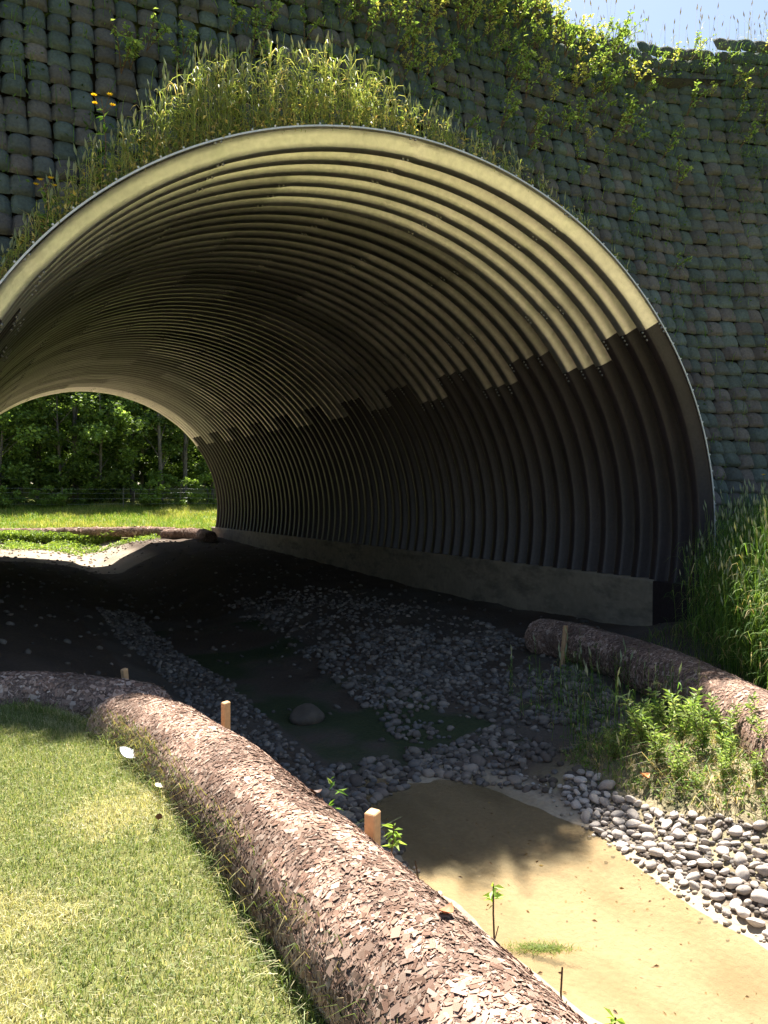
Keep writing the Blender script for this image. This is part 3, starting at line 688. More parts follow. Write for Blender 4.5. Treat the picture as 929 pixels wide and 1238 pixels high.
# ---------------------------------------------------------------- wall weeds (one mesh per kind, copied)
def sprig(seed, n=30, L=.55, size=.055, pal=((.22, .32, .07), (.32, .42, .12), (.14, .22, .05)), droop=0.0, fol='foliage'):
    r = np.random.default_rng(seed); a = Acc(); st = Acc()
    for b in range(r.integers(2, 5)):
        t = np.linspace(0, 1, 7); ang = r.uniform(-.9, .9); l = L * r.uniform(.55, 1)
        P = np.stack([np.sin(ang) * l * t * .7, -l * (.55 * t + .12 * np.sin(t * 3)), l * (t * (.55 - droop) + .15 * np.sin(t * 3))], 1)
        V, Q = tube_pts(P, np.linspace(.005, .002, 7), 4); st.add(V, Q)
        k = n // 2; f = r.uniform(.15, 1, k); B = np.stack([np.interp(f, t, P[:, j]) for j in range(3)], 1)
        V, Q, T, CC = leafset(B, size, pick(k, pal, .25, seed + b), seed * 7 + b, flat=.7); a.add(V, None, T, CC)
    return a.mesh('foliage'), st.mesh('stem')
def plant(name, label, cat, group, meshes, mats=('leaf', 'twig')):
    root = empty(name); tag(root, label, cat, group)
    for nm, me, m in zip(('foliage', 'stem'), meshes, mats):
        link(nm, me, M[m], root)
    return root
W_LEAF = [plant('wall_weed', 'small leafy green weed sprouting from the bags of the retaining wall', 'weed', 'leafy weeds on the wall', sprig(s)) for s in (1, 2, 3)]
Y_PAL = ((.44, .48, .12), (.36, .44, .10), (.55, .50, .18))
W_YEL = [plant('yellow_weed', 'yellowish flowering weed jutting out of the upper retaining wall', 'weed', 'yellow weeds on the wall', sprig(s, n=46, L=.42, size=.045, pal=Y_PAL)) for s in (11, 12)]
def put_on_wall(src, k, f, first_used, extra=-.03):
    for _ in range(k):
        x, z = f()
        o = src[_ % len(src)]
        if _ >= len(src): o = copy_tree(o)
        o.location = (x, float(wall_y(x, z)) - .06 + extra, z); s = random.uniform(.6, 1.35)
        o.scale = (s, s, s); o.rotation_euler = (random.uniform(-.2, .2), 0, random.uniform(-.5, .5))
def f_leaf():
    while True:
        u = random.random()
        if u < .66: x = random.uniform(3.0, 14.5) if u < .4 else random.uniform(3.5, 9.5); z = float(wall_top(x)) - .1 - abs(random.gauss(0, 1.1))
        elif u < .85: x = random.uniform(1.5, 9); z = random.uniform(6, 8.6)
        else: x = random.uniform(-1, 14); z = random.uniform(2, 8.8)
        if not in_arch(x, z, 1.10) and z < wall_top(x) - .05: return x, z
def f_yel():
    while True:
        x = random.choice([random.uniform(4.6, 9.0), random.uniform(5.5, 14)]); z = float(wall_top(x)) - .15 - abs(random.gauss(0, .8))
        if not in_arch(x, z, 1.12): return x, z
put_on_wall(W_LEAF, 230, f_leaf, None); put_on_wall(W_YEL, 95, f_yel, None)
# thin dry grass along the skyline of the wall
N = 240; X = rng.uniform(5, 14.5, N); o = rye(X, wall_y(X, wall_top(X)) + rng.uniform(-.05, .5, N), wall_top(X) - .12, rng.uniform(.25, .75, N), 101, leafy=1, heads=.7, pal=[(.35, .32, .16), (.2, .24, .08)], headpal=((.45, .38, .24),), lean=.2).mesh('skyline_grass')
tag(link('skyline_grass', o, M['grass']), 'thin dry grass stems standing against the sky on the wall top', 'grass', kind='stuff')
# low green creepers and grass wisps rooted between bags
N = 15000; X = rng.uniform(-2.5, 14.5, N); Z = rng.uniform(.5, 9.3, N); k = (~in_arch(X, Z, 1.06)) & (Z < wall_top(X) - .15) & (rng.random(N) < np.clip(.10 + .05 * (Z - 2.5) + .22 * (Z - 6.2).clip(0) * (X > 2.5), .06, 1.2) * (fbm(X, Z, 55, 1.2, 3) * 1.8 - .25)); X, Z = X[k], Z[k]; n = len(X)
P = np.stack([X, wall_y(X, Z) - .07, Z], 1); a = Acc()
V, Q, T, CC = blades(P, rng.uniform(.10, .32, n), rng.uniform(.005, .01, n), rng.uniform(.2, .9, n), pick(n, GP, .3, 111), seed=112, headings=-1.57 + rng.normal(size=n) * .8); a.add(V, Q, T, CC)
for q in range(3):
    V, Q, T, CC = leafset(P + rng.normal(size=P.shape) * [.08, .01, .08] - [0, .05, 0], .05, pick(n, [(.08, .14, .035), (.11, .18, .045), (.06, .1, .03)], .3, 113 + q), 114 + q, flat=1); a.add(V, None, T, CC)
tag(link('wall_creepers', a.mesh('wall_creepers'), M['leaf']), 'low dark green creeping leaves between the bags of the wall', 'creepers', kind='stuff')

# tall ragwort with yellow flower heads
def ragwort(loc, h, label, seed):
    root = empty('ragwort', loc); tag(root, label, 'flowering plant'); r = np.random.default_rng(seed)
    st = Acc(); fo = Acc(); t = np.linspace(0, 1, 8); P = np.stack([.05 * np.sin(t * 3), -.06 * t, h * t], 1); V, Q = tube_pts(P, np.linspace(.007, .004, 8), 5); st.add(V, Q)
    f = r.uniform(.1, .9, 34); B = np.stack([np.interp(f, t, P[:, j]) for j in range(3)], 1)
    V, Q, T, CC = leafset(B, .09, pick(34, GP, .2, seed), seed, flat=.6, asp=.3); fo.add(V, None, T, CC)
    tips = []
    for k in range(4):
        ang = k * 1.6 + r.random(); b = P[6] + 0; e = b + np.array([math.cos(ang) * .09, math.sin(ang) * .09, h * .14 * r.uniform(.5, 1.3)]); V, Q = tube_pts(np.array([b, (b + e) / 2 + [0, 0, -.01], e]), .003, 4); st.add(V, Q); tips.append(e)
    link('stem', st.mesh('stem'), M['twig'], root); link('foliage', fo.mesh('foliage'), M['leaf'], root)
    for e in tips:
        a = Acc(); n = 9; an = np.linspace(0, 2 * np.pi, n, endpoint=False)
        for q in an:
            d = np.array([math.cos(q), math.sin(q), .35]); s = np.array([-math.sin(q), math.cos(q), 0]) * .009
            a.add([e, e + d * .016 + s, e + d * .032, e + d * .016 - s], [[0, 1, 2, 3]])
        V, Q, T = bolt_geo(.011, .012); a.add(V + e, Q, T)
        link('flower_head', a.mesh('flower_head'), M['petal'], root)
def rim_at(deg, y=8.12): return (XC + (RA + .03) * math.cos(R(deg)), y, ZC + (RB + .03) * math.sin(R(deg)))
ragwort(rim_at(133), .88, 'taller ragwort with yellow flower heads left of the rim grass', 5)
ragwort(rim_at(141.5), .5, 'short ragwort with yellow flowers low on the left culvert rim', 6)
ragwort((8.7, 6.3, float(gz(8.7, 6.3))), 2.0, 'ragwort with yellow flowers rising from the grass beside the wall', 8)

# ---------------------------------------------------------------- cobbles and gravel
def ico(sub=2):
    import bmesh
    bm = bmesh.new(); bmesh.ops.create_icosphere(bm, subdivisions=sub, radius=1.0)
    V = np.array([v.co[:] for v in bm.verts]); T = np.array([[v.index for v in f.verts] for f in bm.faces]); bm.free(); return V, T
IV, IT = ico(2); IV3, IT3 = ico(3); I1, IT1 = ico(1)
def stone(V, seed):
    r = np.random.default_rng(seed); W = V.copy()
    for k in range(4):
        d = r.normal(size=3); d /= np.linalg.norm(d); h = (W @ d); W = W - np.outer(np.clip(h - r.uniform(.55, .85), 0, None), d) * .75
    W = W * (1 + .10 * np.sin(W @ r.normal(size=(3, 1)) * 2.0 + 1)); return W * np.array([1, r.uniform(.68, .9), r.uniform(.48, .68)])
smesh = []
for s in range(8):
    me = mesh_np('cobble', stone(IV3, s), None, IT3, smooth=True); me.materials.append(M['cobble']); smesh.append(me)
def strip_pts(n, seed):
    r = np.random.default_rng(seed); y = r.uniform(1.9, 5.35, n); lo = np.interp(y, [1.9, 2.97, 3.68, 4.19, 5.05, 5.4], [4.22, 4.26, 4.30, 4.36, 4.56, 4.75])
    hi = np.interp(y, [1.9, 2.8, 3.5, 4.2, 4.9, 5.4], [5.35, 5.15, 5.0, 4.86, 4.84, 5.0]); u = r.random(n)
    return lo - .07 + (hi - lo + .07) * u, y, u
rr_ = np.random.default_rng(5); placed = []
X, Y, U = strip_pts(2600, 5); cnt = 0
bigs = []
for x, y, u in zip(X, Y, U):
    s = rr_.uniform(.030, .062) * (1.1 if u > .2 else .9)
    if rr_.random() < .05: s *= 1.3
    if u < .07 and rr_.random() < .5: continue
    if all((x - a_) ** 2 + (y - b_) ** 2 > ((s + c_) * .80) ** 2 for a_, b_, c_ in placed[-2600:]):
        placed.append((x, y, s)); bigs.append((x, y, s))
bigs.sort(key=lambda q: -q[2] / (q[0] * .478 + q[1] * .878)); inds = bigs[:285]; rest = bigs[285:]
for i, (x, y, s) in enumerate(inds):
    o = bpy.data.objects.new('cobble', smesh[i % 8]); COL.objects.link(o)
    tag(o, 'rounded pale river cobble on the sunny shore right of the pool', 'cobble', 'cobbles on the sunny shore')
    o.location = (x, y, float(gz(x, y)) + s * .28 + rr_.uniform(0, .012)); o.scale = (s, s, s); o.rotation_euler = (rr_.normal() * .3, rr_.normal() * .3, rr_.random() * 6.28)
bl = bpy.data.objects.new('boulder', mesh_np('boulder', stone(IV3, 44) * .25, None, IT3, smooth=True)); COL.objects.link(bl); bl.data.materials.append(M['dull'])
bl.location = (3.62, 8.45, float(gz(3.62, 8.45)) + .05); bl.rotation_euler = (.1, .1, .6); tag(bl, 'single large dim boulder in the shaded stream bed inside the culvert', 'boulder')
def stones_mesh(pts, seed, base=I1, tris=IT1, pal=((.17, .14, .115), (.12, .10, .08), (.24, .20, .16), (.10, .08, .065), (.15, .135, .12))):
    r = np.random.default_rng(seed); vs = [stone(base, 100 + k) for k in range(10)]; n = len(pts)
    V = np.zeros((n, len(base), 3)); a = r.random(n) * 6.28; tl = r.normal(size=(n, 2)) * .3
    for k in range(n):
        x, y, s = pts[k]; m = Euler((tl[k, 0], tl[k, 1], a[k])).to_matrix(); V[k] = vs[k % 10] @ (np.array(m).T * s)
    zz = gz(np.array(pts)[:, 0], np.array(pts)[:, 1]); V += np.stack([np.array(pts)[:, 0], np.array(pts)[:, 1], zz + np.array(pts)[:, 2] * .22], 1)[:, None]
    T = tris[None] + (np.arange(n) * len(base))[:, None, None]
    return mesh_np('stones', V.reshape(-1, 3), None, T.reshape(-1, 3), col=np.repeat(pick(n, pal, .2, seed), len(base), 0), smooth=True)
small = [(x, y, s) for x, y, s in rest]
X, Y, U = strip_pts(2600, 15); k_ = U > .12; small += [(x, y, s) for x, y, s in zip(X[k_], Y[k_], rr_.uniform(.010, .026, k_.sum()))]
tag(link('shore_pebbles', stones_mesh(small, 6, IV, IT), M['stones']), 'small pebbles filling the gaps between the sunny shore cobbles', 'pebbles', kind='stuff')
def region(n, f, s0, s1, seed):
    r = np.random.default_rng(seed); out = []
    while len(out) < n:
        x = r.uniform(1.9, 8.5); y = r.uniform(4.6, 17)
        if r.random() < f(x, y): out.append((x, y, r.uniform(s0, s1) * (1 + .6 * (r.random() < .12))))
    return out
def f_right(x, y):
    if y < 5.35: return 0
    lo = np.interp(y, [5.3, 6.3, 8, 12, 17], [4.6, 3.9, 4.3, 4.9, 5.3]); hi = np.interp(y, [5.3, 6, 7, 9, 12, 17], [5.6, 6.2, 6.9, 7.7, 8.3, 7.5])
    if not lo < x < hi: return 0
    return float(np.clip((fbm(x, y, 61, .8, 3) - .30) * 4, .06, 1)) * (1 if y < 12 else .4)
def f_front(x, y):
    return 1.0 if (3.0 < x < 5.2 and 5.95 + .25 * math.sin(x * 2) < y < 6.9) else 0
def f_left(x, y):
    c = np.interp(y, [4.6, 6, 8, 10, 13, 17], [2.5, 2.75, 2.7, 2.9, 2.8, 3.0]); w = np.interp(y, [4.6, 8, 17], [.33, .42, .4])
    return 1.0 if abs(x - c) < w else 0
pr = region(3600, f_right, .022, .052, 1) + region(380, f_front, .028, .06, 2) + region(1900, f_left, .02, .045, 3)
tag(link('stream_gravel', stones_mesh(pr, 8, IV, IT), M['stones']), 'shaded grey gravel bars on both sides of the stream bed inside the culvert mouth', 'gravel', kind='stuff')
# debris clods and pebbles on the dim floor of the culvert
fl = []; r = np.random.default_rng(9)
for _ in range(800):
    x = r.uniform(0, 9.5); y = r.uniform(7, 31); fl.append((x, y, r.uniform(.015, .06)))
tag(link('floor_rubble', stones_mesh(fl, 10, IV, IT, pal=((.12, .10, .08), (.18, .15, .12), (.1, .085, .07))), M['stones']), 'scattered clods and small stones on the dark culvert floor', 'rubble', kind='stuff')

# ---------------------------------------------------------------- stakes
def stake(loc, h, w, label, tilt=(0, 0), rz=0.3):
    a = Acc(); hw = w / 2; ch = w * .1
    prof_ = [(-hw + ch, -hw), (hw - ch, -hw), (hw, -hw + ch), (hw, hw - ch), (hw - ch, hw), (-hw + ch, hw), (-hw, hw - ch), (-hw, -hw + ch)]
    lv = [(-.35, .3), (-.1, 1), (h - ch, 1), (h, .86)]
    V = np.array([[(x * s, y * s, z + (x * .12 if z > 0 else 0)) for (x, y) in prof_] for z, s in lv]).reshape(-1, 3)
    i = np.arange(3)[:, None] * 8; j = np.arange(8)[None]; k = (j + 1) % 8
    a.add(V, np.concatenate([np.stack([i + j, i + k, i + 8 + k, i + 8 + j], -1).reshape(-1, 4), [[24, 25, 26, 27], [24, 27, 28, 31], [28, 29, 30, 31]]]))
    o = link('wooden_stake', a.mesh('wooden_stake'), M['wood']); o.location = loc; o.rotation_euler = (tilt[0], tilt[1], rz)
    tag(o, label, 'stake', 'wooden stakes pinning the wood chip logs')
def g3(x, y): return (x, y, float(gz(x, y)))
def stake_to(x, y, ztop, *a, **k):
    z = float(gz(x, y)); stake((x, y, z), ztop - z, *a, **k)
stake_to(1.52, 2.88, .31, .052, 'sunlit wooden stake behind the near log, closest to the water', rz=.5)
stake_to(1.495, 4.78, .33, .045, 'sunlit wooden stake behind the bend of the near log', rz=.2)
stake_to(1.27, 6.6, .22, .045, 'dim wooden stake in the shade behind the lawn corner', rz=.4, tilt=(0, -.1))
stake_to(7.22, 8.25, -.12, .05, 'leaning pale stake in the shade at the end of the right log', rz=.3, tilt=(0, .16))
stake_to(6.98, 6.55, -.27, .045, 'dark short stake in the shade against the right log', rz=.3, tilt=(0, .08))
stake_to(5.84, 4.28, -.31, .045, 'sunlit stake before the right log at the edge of the weedy bank', rz=.3)

# ---------------------------------------------------------------- willow shoots on the right bank
def shoot_meshes(seed, h=.6, stems=5):
    r = np.random.default_rng(seed); st = Acc(); fo = Acc()
    for k in range(stems):
        ang = r.random() * 6.28; l = h * r.uniform(.6, 1.05); t = np.linspace(0, 1, 8); ln = r.uniform(.1, .45)
        P = np.stack([np.cos(ang) * ln * l * t ** 1.3, np.sin(ang) * ln * l * t ** 1.3, l * t], 1); V, Q = tube_pts(P, np.linspace(.006, .002, 8), 5); st.add(V, Q)
        n = 40; f = np.linspace(.1, 1, n); B = np.stack([np.interp(f, t, P[:, j]) for j in range(3)], 1)
        la = np.arange(n) * 2.4 + ang; D = np.stack([np.cos(la), np.sin(la), np.full(n, .55)], 1)
        V, Q, T, CC = leafset(B, .085, pick(n, [(.22, .32, .08), (.30, .40, .13), (.16, .25, .06), (.36, .42, .18)], .2, seed + k), seed * 3 + k, asp=.34, dirs=D); fo.add(V, None, T, CC)
    return fo.mesh('foliage'), st.mesh('stem')
WS = [plant('willow_shoot', 'leafy pale green willow shoot on the sunny bank above the cobbles', 'young shrub', 'willow shoots on the right bank', shoot_meshes(s)) for s in (3, 4, 5)]
spots = [(5.35, 5.05, .95), (5.5, 4.75, .9), (5.2, 4.75, .75), (5.65, 4.45, .85), (5.1, 4.45, .6), (5.75, 4.2, .85), (5.35, 4.2, .7), (5.55, 3.95, .65), (5.25, 3.85, .45), (5.6, 3.65, .6), (5.45, 3.4, .7), (5.3, 3.3, .8), (5.05, 4.2, .4), (5.6, 5.2, .7), (5.35, 2.95, .8), (5.75, 4.8, .8), (5.15, 5.2, .6), (5.45, 4.5, .75), (5.7, 5.1, .85), (5.2, 4.1, .5), (5.5, 3.75, .55), (5.65, 3.3, .85)]
for i, (x, y, s) in enumerate(spots):
    o = WS[i] if i < 3 else copy_tree(WS[i % 3])
    o.location = g3(x, y); o.rotation_euler = (0, 0, i * 1.7); s *= .9; o.scale = (s, s, s)

# little plants and cut sticks between the near log and the water
def stick(x, y, h, label, leaf=False, seed=1, tilt=.1, r0=.0055):
    root = empty('cut_twig', g3(x, y)); tag(root, label, 'twig'); r = np.random.default_rng(seed)
    t = np.linspace(0, 1, 6); P = np.stack([tilt * h * t + .01 * np.sin(t * 5), .02 * np.sin(t * 4 + seed), h * t], 1); V, Q = tube_pts(P, np.linspace(r0, r0 * .7, 6), 6); a = Acc(); a.add(V, Q)
    b = P[3]; V, Q = tube_pts(np.array([b, b + [.02, .01, .03], b + [.03, .01, .06]]), .003, 4); a.add(V, Q)
    link('stem', a.mesh('stem'), M['twig'], root)
    if leaf:
        n = 14 if leaf == 1 else 26; B = P[-1] - np.array([0, 0, 1]) * r.uniform(0, .12, (n, 1)); V, Q, T, CC = leafset(B, .055, pick(n, [(.28, .42, .08), (.35, .48, .12)], .2, seed), seed, flat=.5, asp=.4)
        f = Acc(); f.add(V, None, T, CC); link('foliage', f.mesh('foliage'), M['leaf'], root)
stick(1.98, 3.62, .56, 'upright twig with fresh green leaves beside the pool, behind the near log', 2, 1)
stick(2.02, 3.25, .56, 'bare dark twig standing between the near log and the pool', 0, 2, -.12)
stick(2.12, 2.92, .62, 'slim twig with one tuft of small leaves by the pool edge', 1, 3)
stick(2.1, 2.42, .50, 'short bare twig poking up behind the lower part of the near log', 0, 4, .12)
stick(1.95, 1.98, .50, 'bright leafy sprig at the bottom edge behind the near log', 2, 5)
a = tuft_blades(1.85, 3.95, 16, .04, .35, .6, GP, 5, w=.006, lean=(.2, .8)); A_ = Acc(); A_.add(*a)
V, Q, T, CC = leafset(np.array([[1.85, 3.95, float(gz(1.85, 3.95)) + z] for z in np.linspace(.25, .62, 16)]), .07, pick(16, GP, .2, 4), 4, asp=.25); A_.add(V, None, T, CC)
tag(link('grass_tuft', A_.mesh('grass_tuft'), M['leaf']), 'grassy green tuft beside the stake at the dark head of the pool', 'grass tuft')
for i, (x, y) in enumerate([(1.85, 4.9), (2.0, 4.75), (2.15, 4.6), (1.95, 4.35)]):
    A_ = Acc(); A_.add(*tuft_blades(x, y, 9, .03, .15, .4, GP, 20 + i, w=.005))
    tag(link('gravel_sprout', A_.mesh('gravel_sprout'), M['grass']), 'small green sprout growing in the shaded gravel behind the near log', 'sprout', 'sprouts in the shaded gravel')
# weed clump in the water
A_ = Acc(); r = np.random.default_rng(3); n = 900; x = 2.98 + r.normal(size=n) * .075; y = 3.56 - .5 * (x - 2.98) + r.normal(size=n) * .028
V, Q, T, CC = blades(np.stack([x, y, np.full(n, WATER_Z + .002)], 1), r.uniform(.006, .03, n), np.full(n, .004), r.uniform(1, 3, n), pick(n, [(.10, .16, .01), (.14, .19, .02), (.19, .23, .04)], .3, 5), droop=.1, seed=6); A_.add(V, Q, T, CC)
tag(link('water_weed', A_.mesh('water_weed'), M['grass']), 'green clump of weed floating in the sunlit shallow pool', 'water weed')

# half buried stones and scraps along the water's edge
r = np.random.default_rng(17); ep = []
for _ in range(150):
    y = r.uniform(1.9, 5.9); x = np.interp(y, [1.9, 2.97, 3.68, 4.19, 5.05, 5.9], [4.15, 4.18, 4.22, 4.3, 4.48, 4.6]) + r.normal() * .06; ep.append((x, y, r.uniform(.008, .026)))
for _ in range(120):
    y = r.uniform(1.9, 6.0); ep.append((2.55 + r.normal() * .09, y, r.uniform(.012, .04)))
tag(link('edge_pebbles', stones_mesh(ep, 19, IV, IT, pal=((.36, .31, .25), (.28, .23, .17), (.44, .4, .34))), M['stones']), 'scattered pebbles half sunk along the wet edge of the pool', 'pebbles', kind='stuff')
n = 130; x = r.uniform(2.7, 4.2, n); y = r.uniform(1.8, 5.6, n)
V, Q, T, CC = leafset(np.stack([x, y, np.maximum(gz(x, y), WATER_Z) + .004], 1), .03, pick(n, [(.10, .06, .03), (.16, .10, .05), (.24, .17, .08)], .3, 18), 19, flat=.05, asp=.45)
tag(link('pool_debris', mesh_np('pool_debris', V, None, T, col=CC), M['leaf']), 'tiny dead leaves and scraps floating on the shallow pool', 'debris', kind='stuff')

# fallen leaves
def leaf_flat(loc, s, col, label, curl=.25, rz=0., tilt=(0, 0), name='fallen_leaf', asp=.55):
    m = mat(name, base=col, rough=.6, noise=[(40, .8, 1.15)]); n = 13; t = np.linspace(0, 1, n); w = asp * np.sin(np.pi * t ** .8) ** .8
    rows = []
    for k in (-1, -.5, 0, .5, 1):
        rows.append(np.stack([t - .5, k * w / 2, curl * (4 * (t - .5) ** 2 * .5 + .6 * abs(k) * w * .6) + .01], 1) * s)
    V = np.stack(rows).reshape(-1, 3); V2 = V - [0, 0, s * .015]
    a = Acc(); a.add(V, grid_quads(5, n)); a.add(V2, grid_quads(5, n)[:, ::-1]); o = link(name, a.mesh(name, True), m); o.location = loc; o.rotation_euler = (tilt[0], tilt[1], rz); tag(o, label, 'leaf'); return o
leaf_flat((.885, 4.55, float(gz(.885, 4.55)) + .055), .15, (.75, .74, .70), 'white curled leaf lying on the lawn against the near log', .5, -.7, (.2, .2))
leaf_flat((.93, 4.02, float(gz(.93, 4.02)) + .05), .085, (.75, .68, .48), 'small cream leaf on the lawn beside the near log', .3, -.9)
leaf_flat((-.22, 2.68, float(gz(-.22, 2.68)) + .045), .085, (.30, .15, .07), 'crumpled brown leaf on the lawn at the lower left', .9, .4, (.3, .4))
leaf_flat((.82, 3.62, float(gz(.82, 3.62)) + .045), .06, (.20, .08, .05), 'tiny dark red leaf on the lawn edge near the log', .8, 1.4, (.2, .5))
p_, _, _ = posL(np.array([2.55]), np.array([1.25]), .012); leaf_flat(tuple(p_[0]), .075, (.42, .14, .06), 'reddish dry leaf stuck on the top of the near log', .5, .6, (0, .1))
p_, _, _ = posL(np.array([3.75]), np.array([.85]), .012); leaf_flat(tuple(p_[0]), .07, (.10, .05, .03), 'dark curled leaf on the near log beside the stake', .6, .2, (0, .3))
leaf_flat(tuple(np.array(g3(5.02, 4.72)) + [0, 0, .08]), .14, (.62, .22, .08), 'orange brown leaf among the herbs on the sunny bank', .5, .3, (.3, .2))
A_ = Acc(); V, Q = tube_pts(np.array([[-.62, 2.95, .06], [-.60, 3.02, .075], [-.565, 3.1, .07], [-.55, 3.14, .09]]), .005, 5); A_.add(V, Q)
tag(link('fallen_twig', A_.mesh('fallen_twig'), M['twig']), 'dark thin twig lying in the lawn at the left edge', 'twig')

# ---------------------------------------------------------------- beyond the culvert
N = 60000; X = rng.uniform(-2, 24, N); Y = rng.uniform(37.3, 49, N); n = N
pat = fbm(X, Y, 71, .5, 3)
c = np.where((rng.random(n) < .25 + .5 * (pat > .55))[:, None], pick(n, [(.34, .36, .08), (.42, .40, .14)], .2, 3), pick(n, [(.16, .26, .04), (.22, .32, .06), (.12, .2, .03)], .25, 4))
V, Q, T, CC = blades(np.stack([X, Y, gz(X, Y) - .02], 1), rng.uniform(.15, .42, n) * (.7 + .6 * pat), rng.uniform(.012, .03, n), rng.uniform(.1, .7, n), c, seed=9)
tag(link('meadow_grass', mesh_np('meadow_grass', V, Q, T, col=CC), M['grass']), 'bright yellow green meadow grass beyond the far culvert mouth', 'meadow grass', kind='stuff')
# weeds over the far bank and log
N = 22000; X = rng.uniform(.5, 8, N); Y = np.where(rng.random(N) < .6, rng.normal(36.25, .2, N), rng.uniform(33.3, 36, N)); pat = fbm(X, Y, 72, 1.2, 3)
k = (np.where(Y > 35.9, X < 6.6, pat > .53)); X, Y = X[k], Y[k]; n = len(X); P = np.stack([X, Y, gz(X, Y) + np.where(Y > 35.9, rng.uniform(.0, .42, n), rng.uniform(0, .16, n))], 1)
V, Q, T, CC = leafset(P, .11, pick(n, [(.2, .3, .05), (.28, .36, .08), (.14, .22, .04)], .3, 5), 6, flat=.8)
tag(link('far_bank_weeds', mesh_np('far_bank_weeds', V, None, T, col=CC), M['leaf']), 'leafy green weeds spreading over the far log and sandy bank', 'weeds', kind='stuff')
pr = [(x, y, s) for x, y, s in zip(rng.uniform(1, 7.5, 260), rng.uniform(31, 36, 260), rng.uniform(.03, .08, 260))]
tag(link('far_stones', stones_mesh(pr, 12, I1, IT1, pal=((.4, .36, .3), (.3, .25, .2), (.22, .16, .12))), M['stones']), 'sunlit stones and clods on the sandy ground past the culvert', 'stones', kind='stuff')

# trees
def crown_mesh(seed, h, w, n, z0=.25, leaf=.20, clumps=46, pal=((.12, .19, .045), (.17, .26, .06), (.25, .35, .09), (.08, .13, .035))):
    r = np.random.default_rng(seed); C0 = []
    for k in range(clumps):
        t = r.uniform(z0, 1); rad = w * math.sin(math.pi * min(max((t - z0) / (1.05 - z0), .08), .97)) ** .6 * math.sqrt(r.random()); a = r.random() * 6.28
        C0.append((math.cos(a) * rad, math.sin(a) * rad, t * h, r.uniform(.35, .95) * w * .36, r.uniform(.7, 1.25)))
    C0 = np.array(C0); i = r.integers(0, clumps, n); d = r.normal(size=(n, 3)); d /= np.linalg.norm(d, axis=1)[:, None]; rad = C0[i, 3] * r.random(n) ** .45
    P = C0[i, :3] + d * rad[:, None] * [1, 1, .65]
    V, Q, T, CC = leafset(P, leaf, pick(n, pal, .25, seed) * C0[i, 4:5], seed, flat=.5, asp=.7)
    return mesh_np('crown', V, None, T, col=CC), C0
def trunk_mesh(seed, h, r0, C0):
    r = np.random.default_rng(seed); a = Acc(); t = np.linspace(0, 1, 10); P = np.stack([.12 * np.sin(t * 4 + seed), .1 * np.sin(t * 3 + 2 * seed), h * .95 * t], 1)
    V, Q = tube_pts(P, r0 * np.linspace(1.15, .3, 10), 8); a.add(V, Q)
    for c in C0[:: max(1, len(C0) // 12)]:
        f = min(.9, max(.2, (c[2] / h) - .12)); b = np.array([np.interp(f, t, P[:, j]) for j in range(3)]); e = c[:3]; m = (b + e) / 2 + [0, 0, .1]
        V, Q = tube_pts(np.array([b, m, e]), [r0 * .35, r0 * .2, r0 * .07], 5); a.add(V, Q)
    return a.mesh('trunk', True)
kinds = []
for s, (h, w, z0, n, r0) in enumerate([(11, 2.8, .14, 8000, .12), (12, 2.4, .30, 6000, .14), (7.5, 2.6, .06, 8000, .08)]):
    cm, C0 = crown_mesh(200 + s, h, w, n, z0); tm = trunk_mesh(s, h, r0, C0)
    cm.materials.append(M['leaf']); tm.materials.append(M['bark']); kinds.append((cm, tm))
TL = ['slender tall tree of the dark wood with a bushy crown beyond the meadow', 'tall bare-stemmed tree of the dark wood with a high crown', 'low spreading leafy tree at the front of the dark wood']
tpos = [(3.6, 50.5, 0), (4.9, 52.5, 1), (6.7, 51.0, 1), (8.4, 53.0, 0), (9.1, 51.5, 1), (10.0, 50.6, 1), (11.3, 49.6, 1), (13.0, 50.0, 1), (1.5, 51.5, 0), (15.2, 51.5, 0), (5.6, 49.3, 2), (7.7, 49.0, 2), (2.6, 49.0, 2), (17.6, 50.5, 0), (-.8, 50.5, 1), (19.8, 51.5, 1), (12.2, 52.8, 0), (3.2, 55.5, 0), (6.0, 56, 0), (8.8, 56.5, 0), (11.6, 56, 0), (14.4, 55.5, 0), (17, 56, 0), (.2, 55.5, 0)]
for i, (x, y, k) in enumerate(tpos):
    root = empty('tree', g3(x, y), i * 1.9); root.location.z -= .1; tag(root, TL[k] if k != 2 else {10: 'middle one of the three low leafy trees before the dark wood', 11: 'rightmost of the three low leafy trees before the dark wood', 12: 'leftmost of the three low leafy trees before the dark wood'}[i], 'tree', ['bushy trees of the far wood', 'bare-stemmed trees of the far wood', 'low trees of the far wood'][k])
    s = .88 + .27 * random.random(); root.scale = (s, s, s)
    for nm, me in zip(('crown', 'trunk'), kinds[k]):
        c = bpy.data.objects.new(nm, me); COL.objects.link(c); c.parent = root
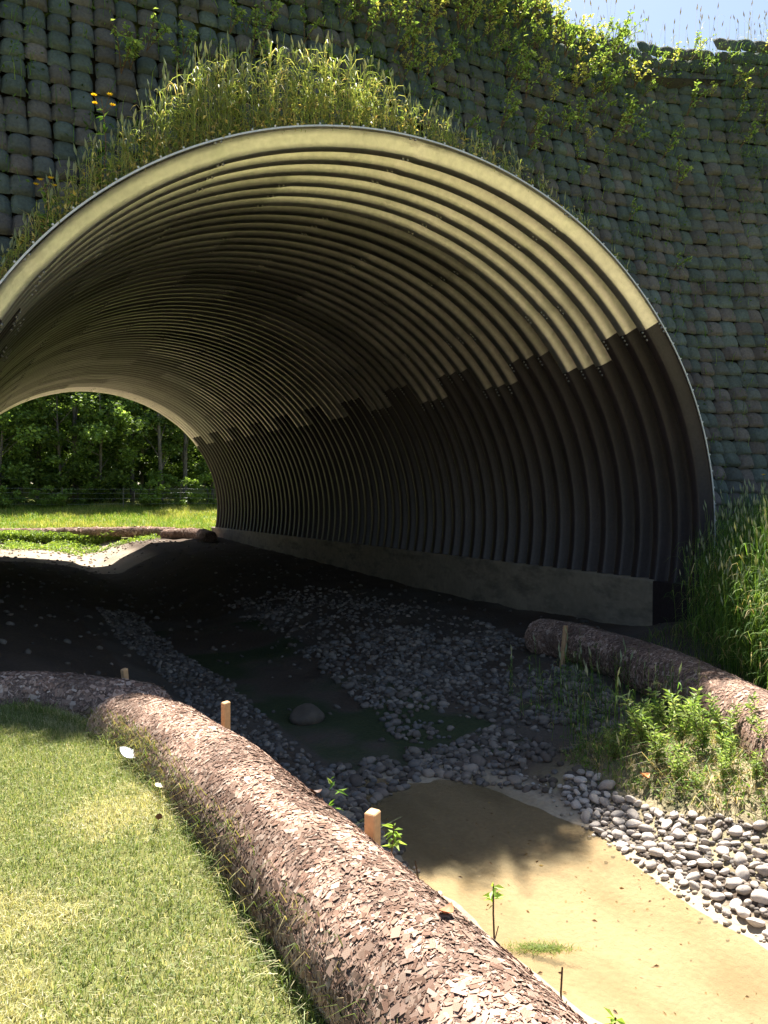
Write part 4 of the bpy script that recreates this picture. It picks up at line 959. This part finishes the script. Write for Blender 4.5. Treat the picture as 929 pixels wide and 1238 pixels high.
# shrubs at the wood's edge
sm = []
for s in range(3):
    cm, C0 = crown_mesh(300 + s, 1.5, 1.0, 1500, 0.05, leaf=.13, clumps=16, pal=((.12, .19, .04), (.17, .26, .05), (.22, .32, .08))); tm = trunk_mesh(20 + s, 1.2, .03, C0); cm.name = 'foliage'; tm.name = 'stem'
    cm.materials.append(M['leaf']); tm.materials.append(M['bark']); sm.append((cm, tm))
for i in range(26):
    x = -1 + i * .86 + random.uniform(-.3, .3); y = 47.6 + random.uniform(-1.0, 1.6); root = empty('shrub', g3(x, y), i * 1.3); s = random.uniform(.5, 1.25); root.scale = (s, s, s)
    if i in (13, 14, 15): s = 1.25; root.scale = (s, s, s)
    tag(root, 'light green shrub along the meadow edge in front of the dark wood', 'shrub', 'shrubs at the edge of the wood')
    for nm, me in zip(('foliage', 'stem'), sm[i % 3]):
        c = bpy.data.objects.new(nm, me); COL.objects.link(c); c.parent = root
# the deep wood behind reads as one mass
r = np.random.default_rng(400); n = 70000; X = r.uniform(-16, 36, n); Y = r.uniform(60, 68, n); top = 9.5 + 3 * fbm(X, Y * 0, 5, .25, 3); Z = gz(X, Y) + top * r.random(n) ** .9
cl = fbm(X, Z, 77, .55, 3); k = cl > .22; X, Y, Z = X[k], Y[k], Z[k]
V, Q, T, CC = leafset(np.stack([X, Y, Z], 1), .55, pick(len(X), [(.03, .06, .015), (.045, .085, .02), (.07, .12, .03)], .3, 6), 7, flat=.6, asp=.8)
tag(link('deep_wood', mesh_np('deep_wood', V, None, T, col=CC), M['leaf']), 'dense dark wood filling the distance behind the front trees', 'wood', kind='stuff')
# wire fence in front of the wood
fence = empty('wire_fence', g3(9, 46.4)); tag(fence, 'low wire fence with thin posts between the meadow and the wood', 'fence')
fo = np.array(fence.location)
for x in np.arange(-1, 22, 3.2):
    V, Q = tube_pts(np.array([[x, 46.4, float(gz(x, 46.4)) - .1], [x, 46.4, float(gz(x, 46.4)) + 1.25]]), .028, 7); a = Acc(); a.add(V - fo, Q); link('post', a.mesh('post'), M['post'], fence)
for h in (.35, .65, .95, 1.18):
    X = np.linspace(-1, 21.4, 30); V, Q = tube_pts(np.stack([X, np.full(30, 46.36), gz(X, 46.4) + h], 1), .005, 4); a = Acc(); a.add(V - fo, Q); link('wire', a.mesh('wire'), M['wire'], fence)
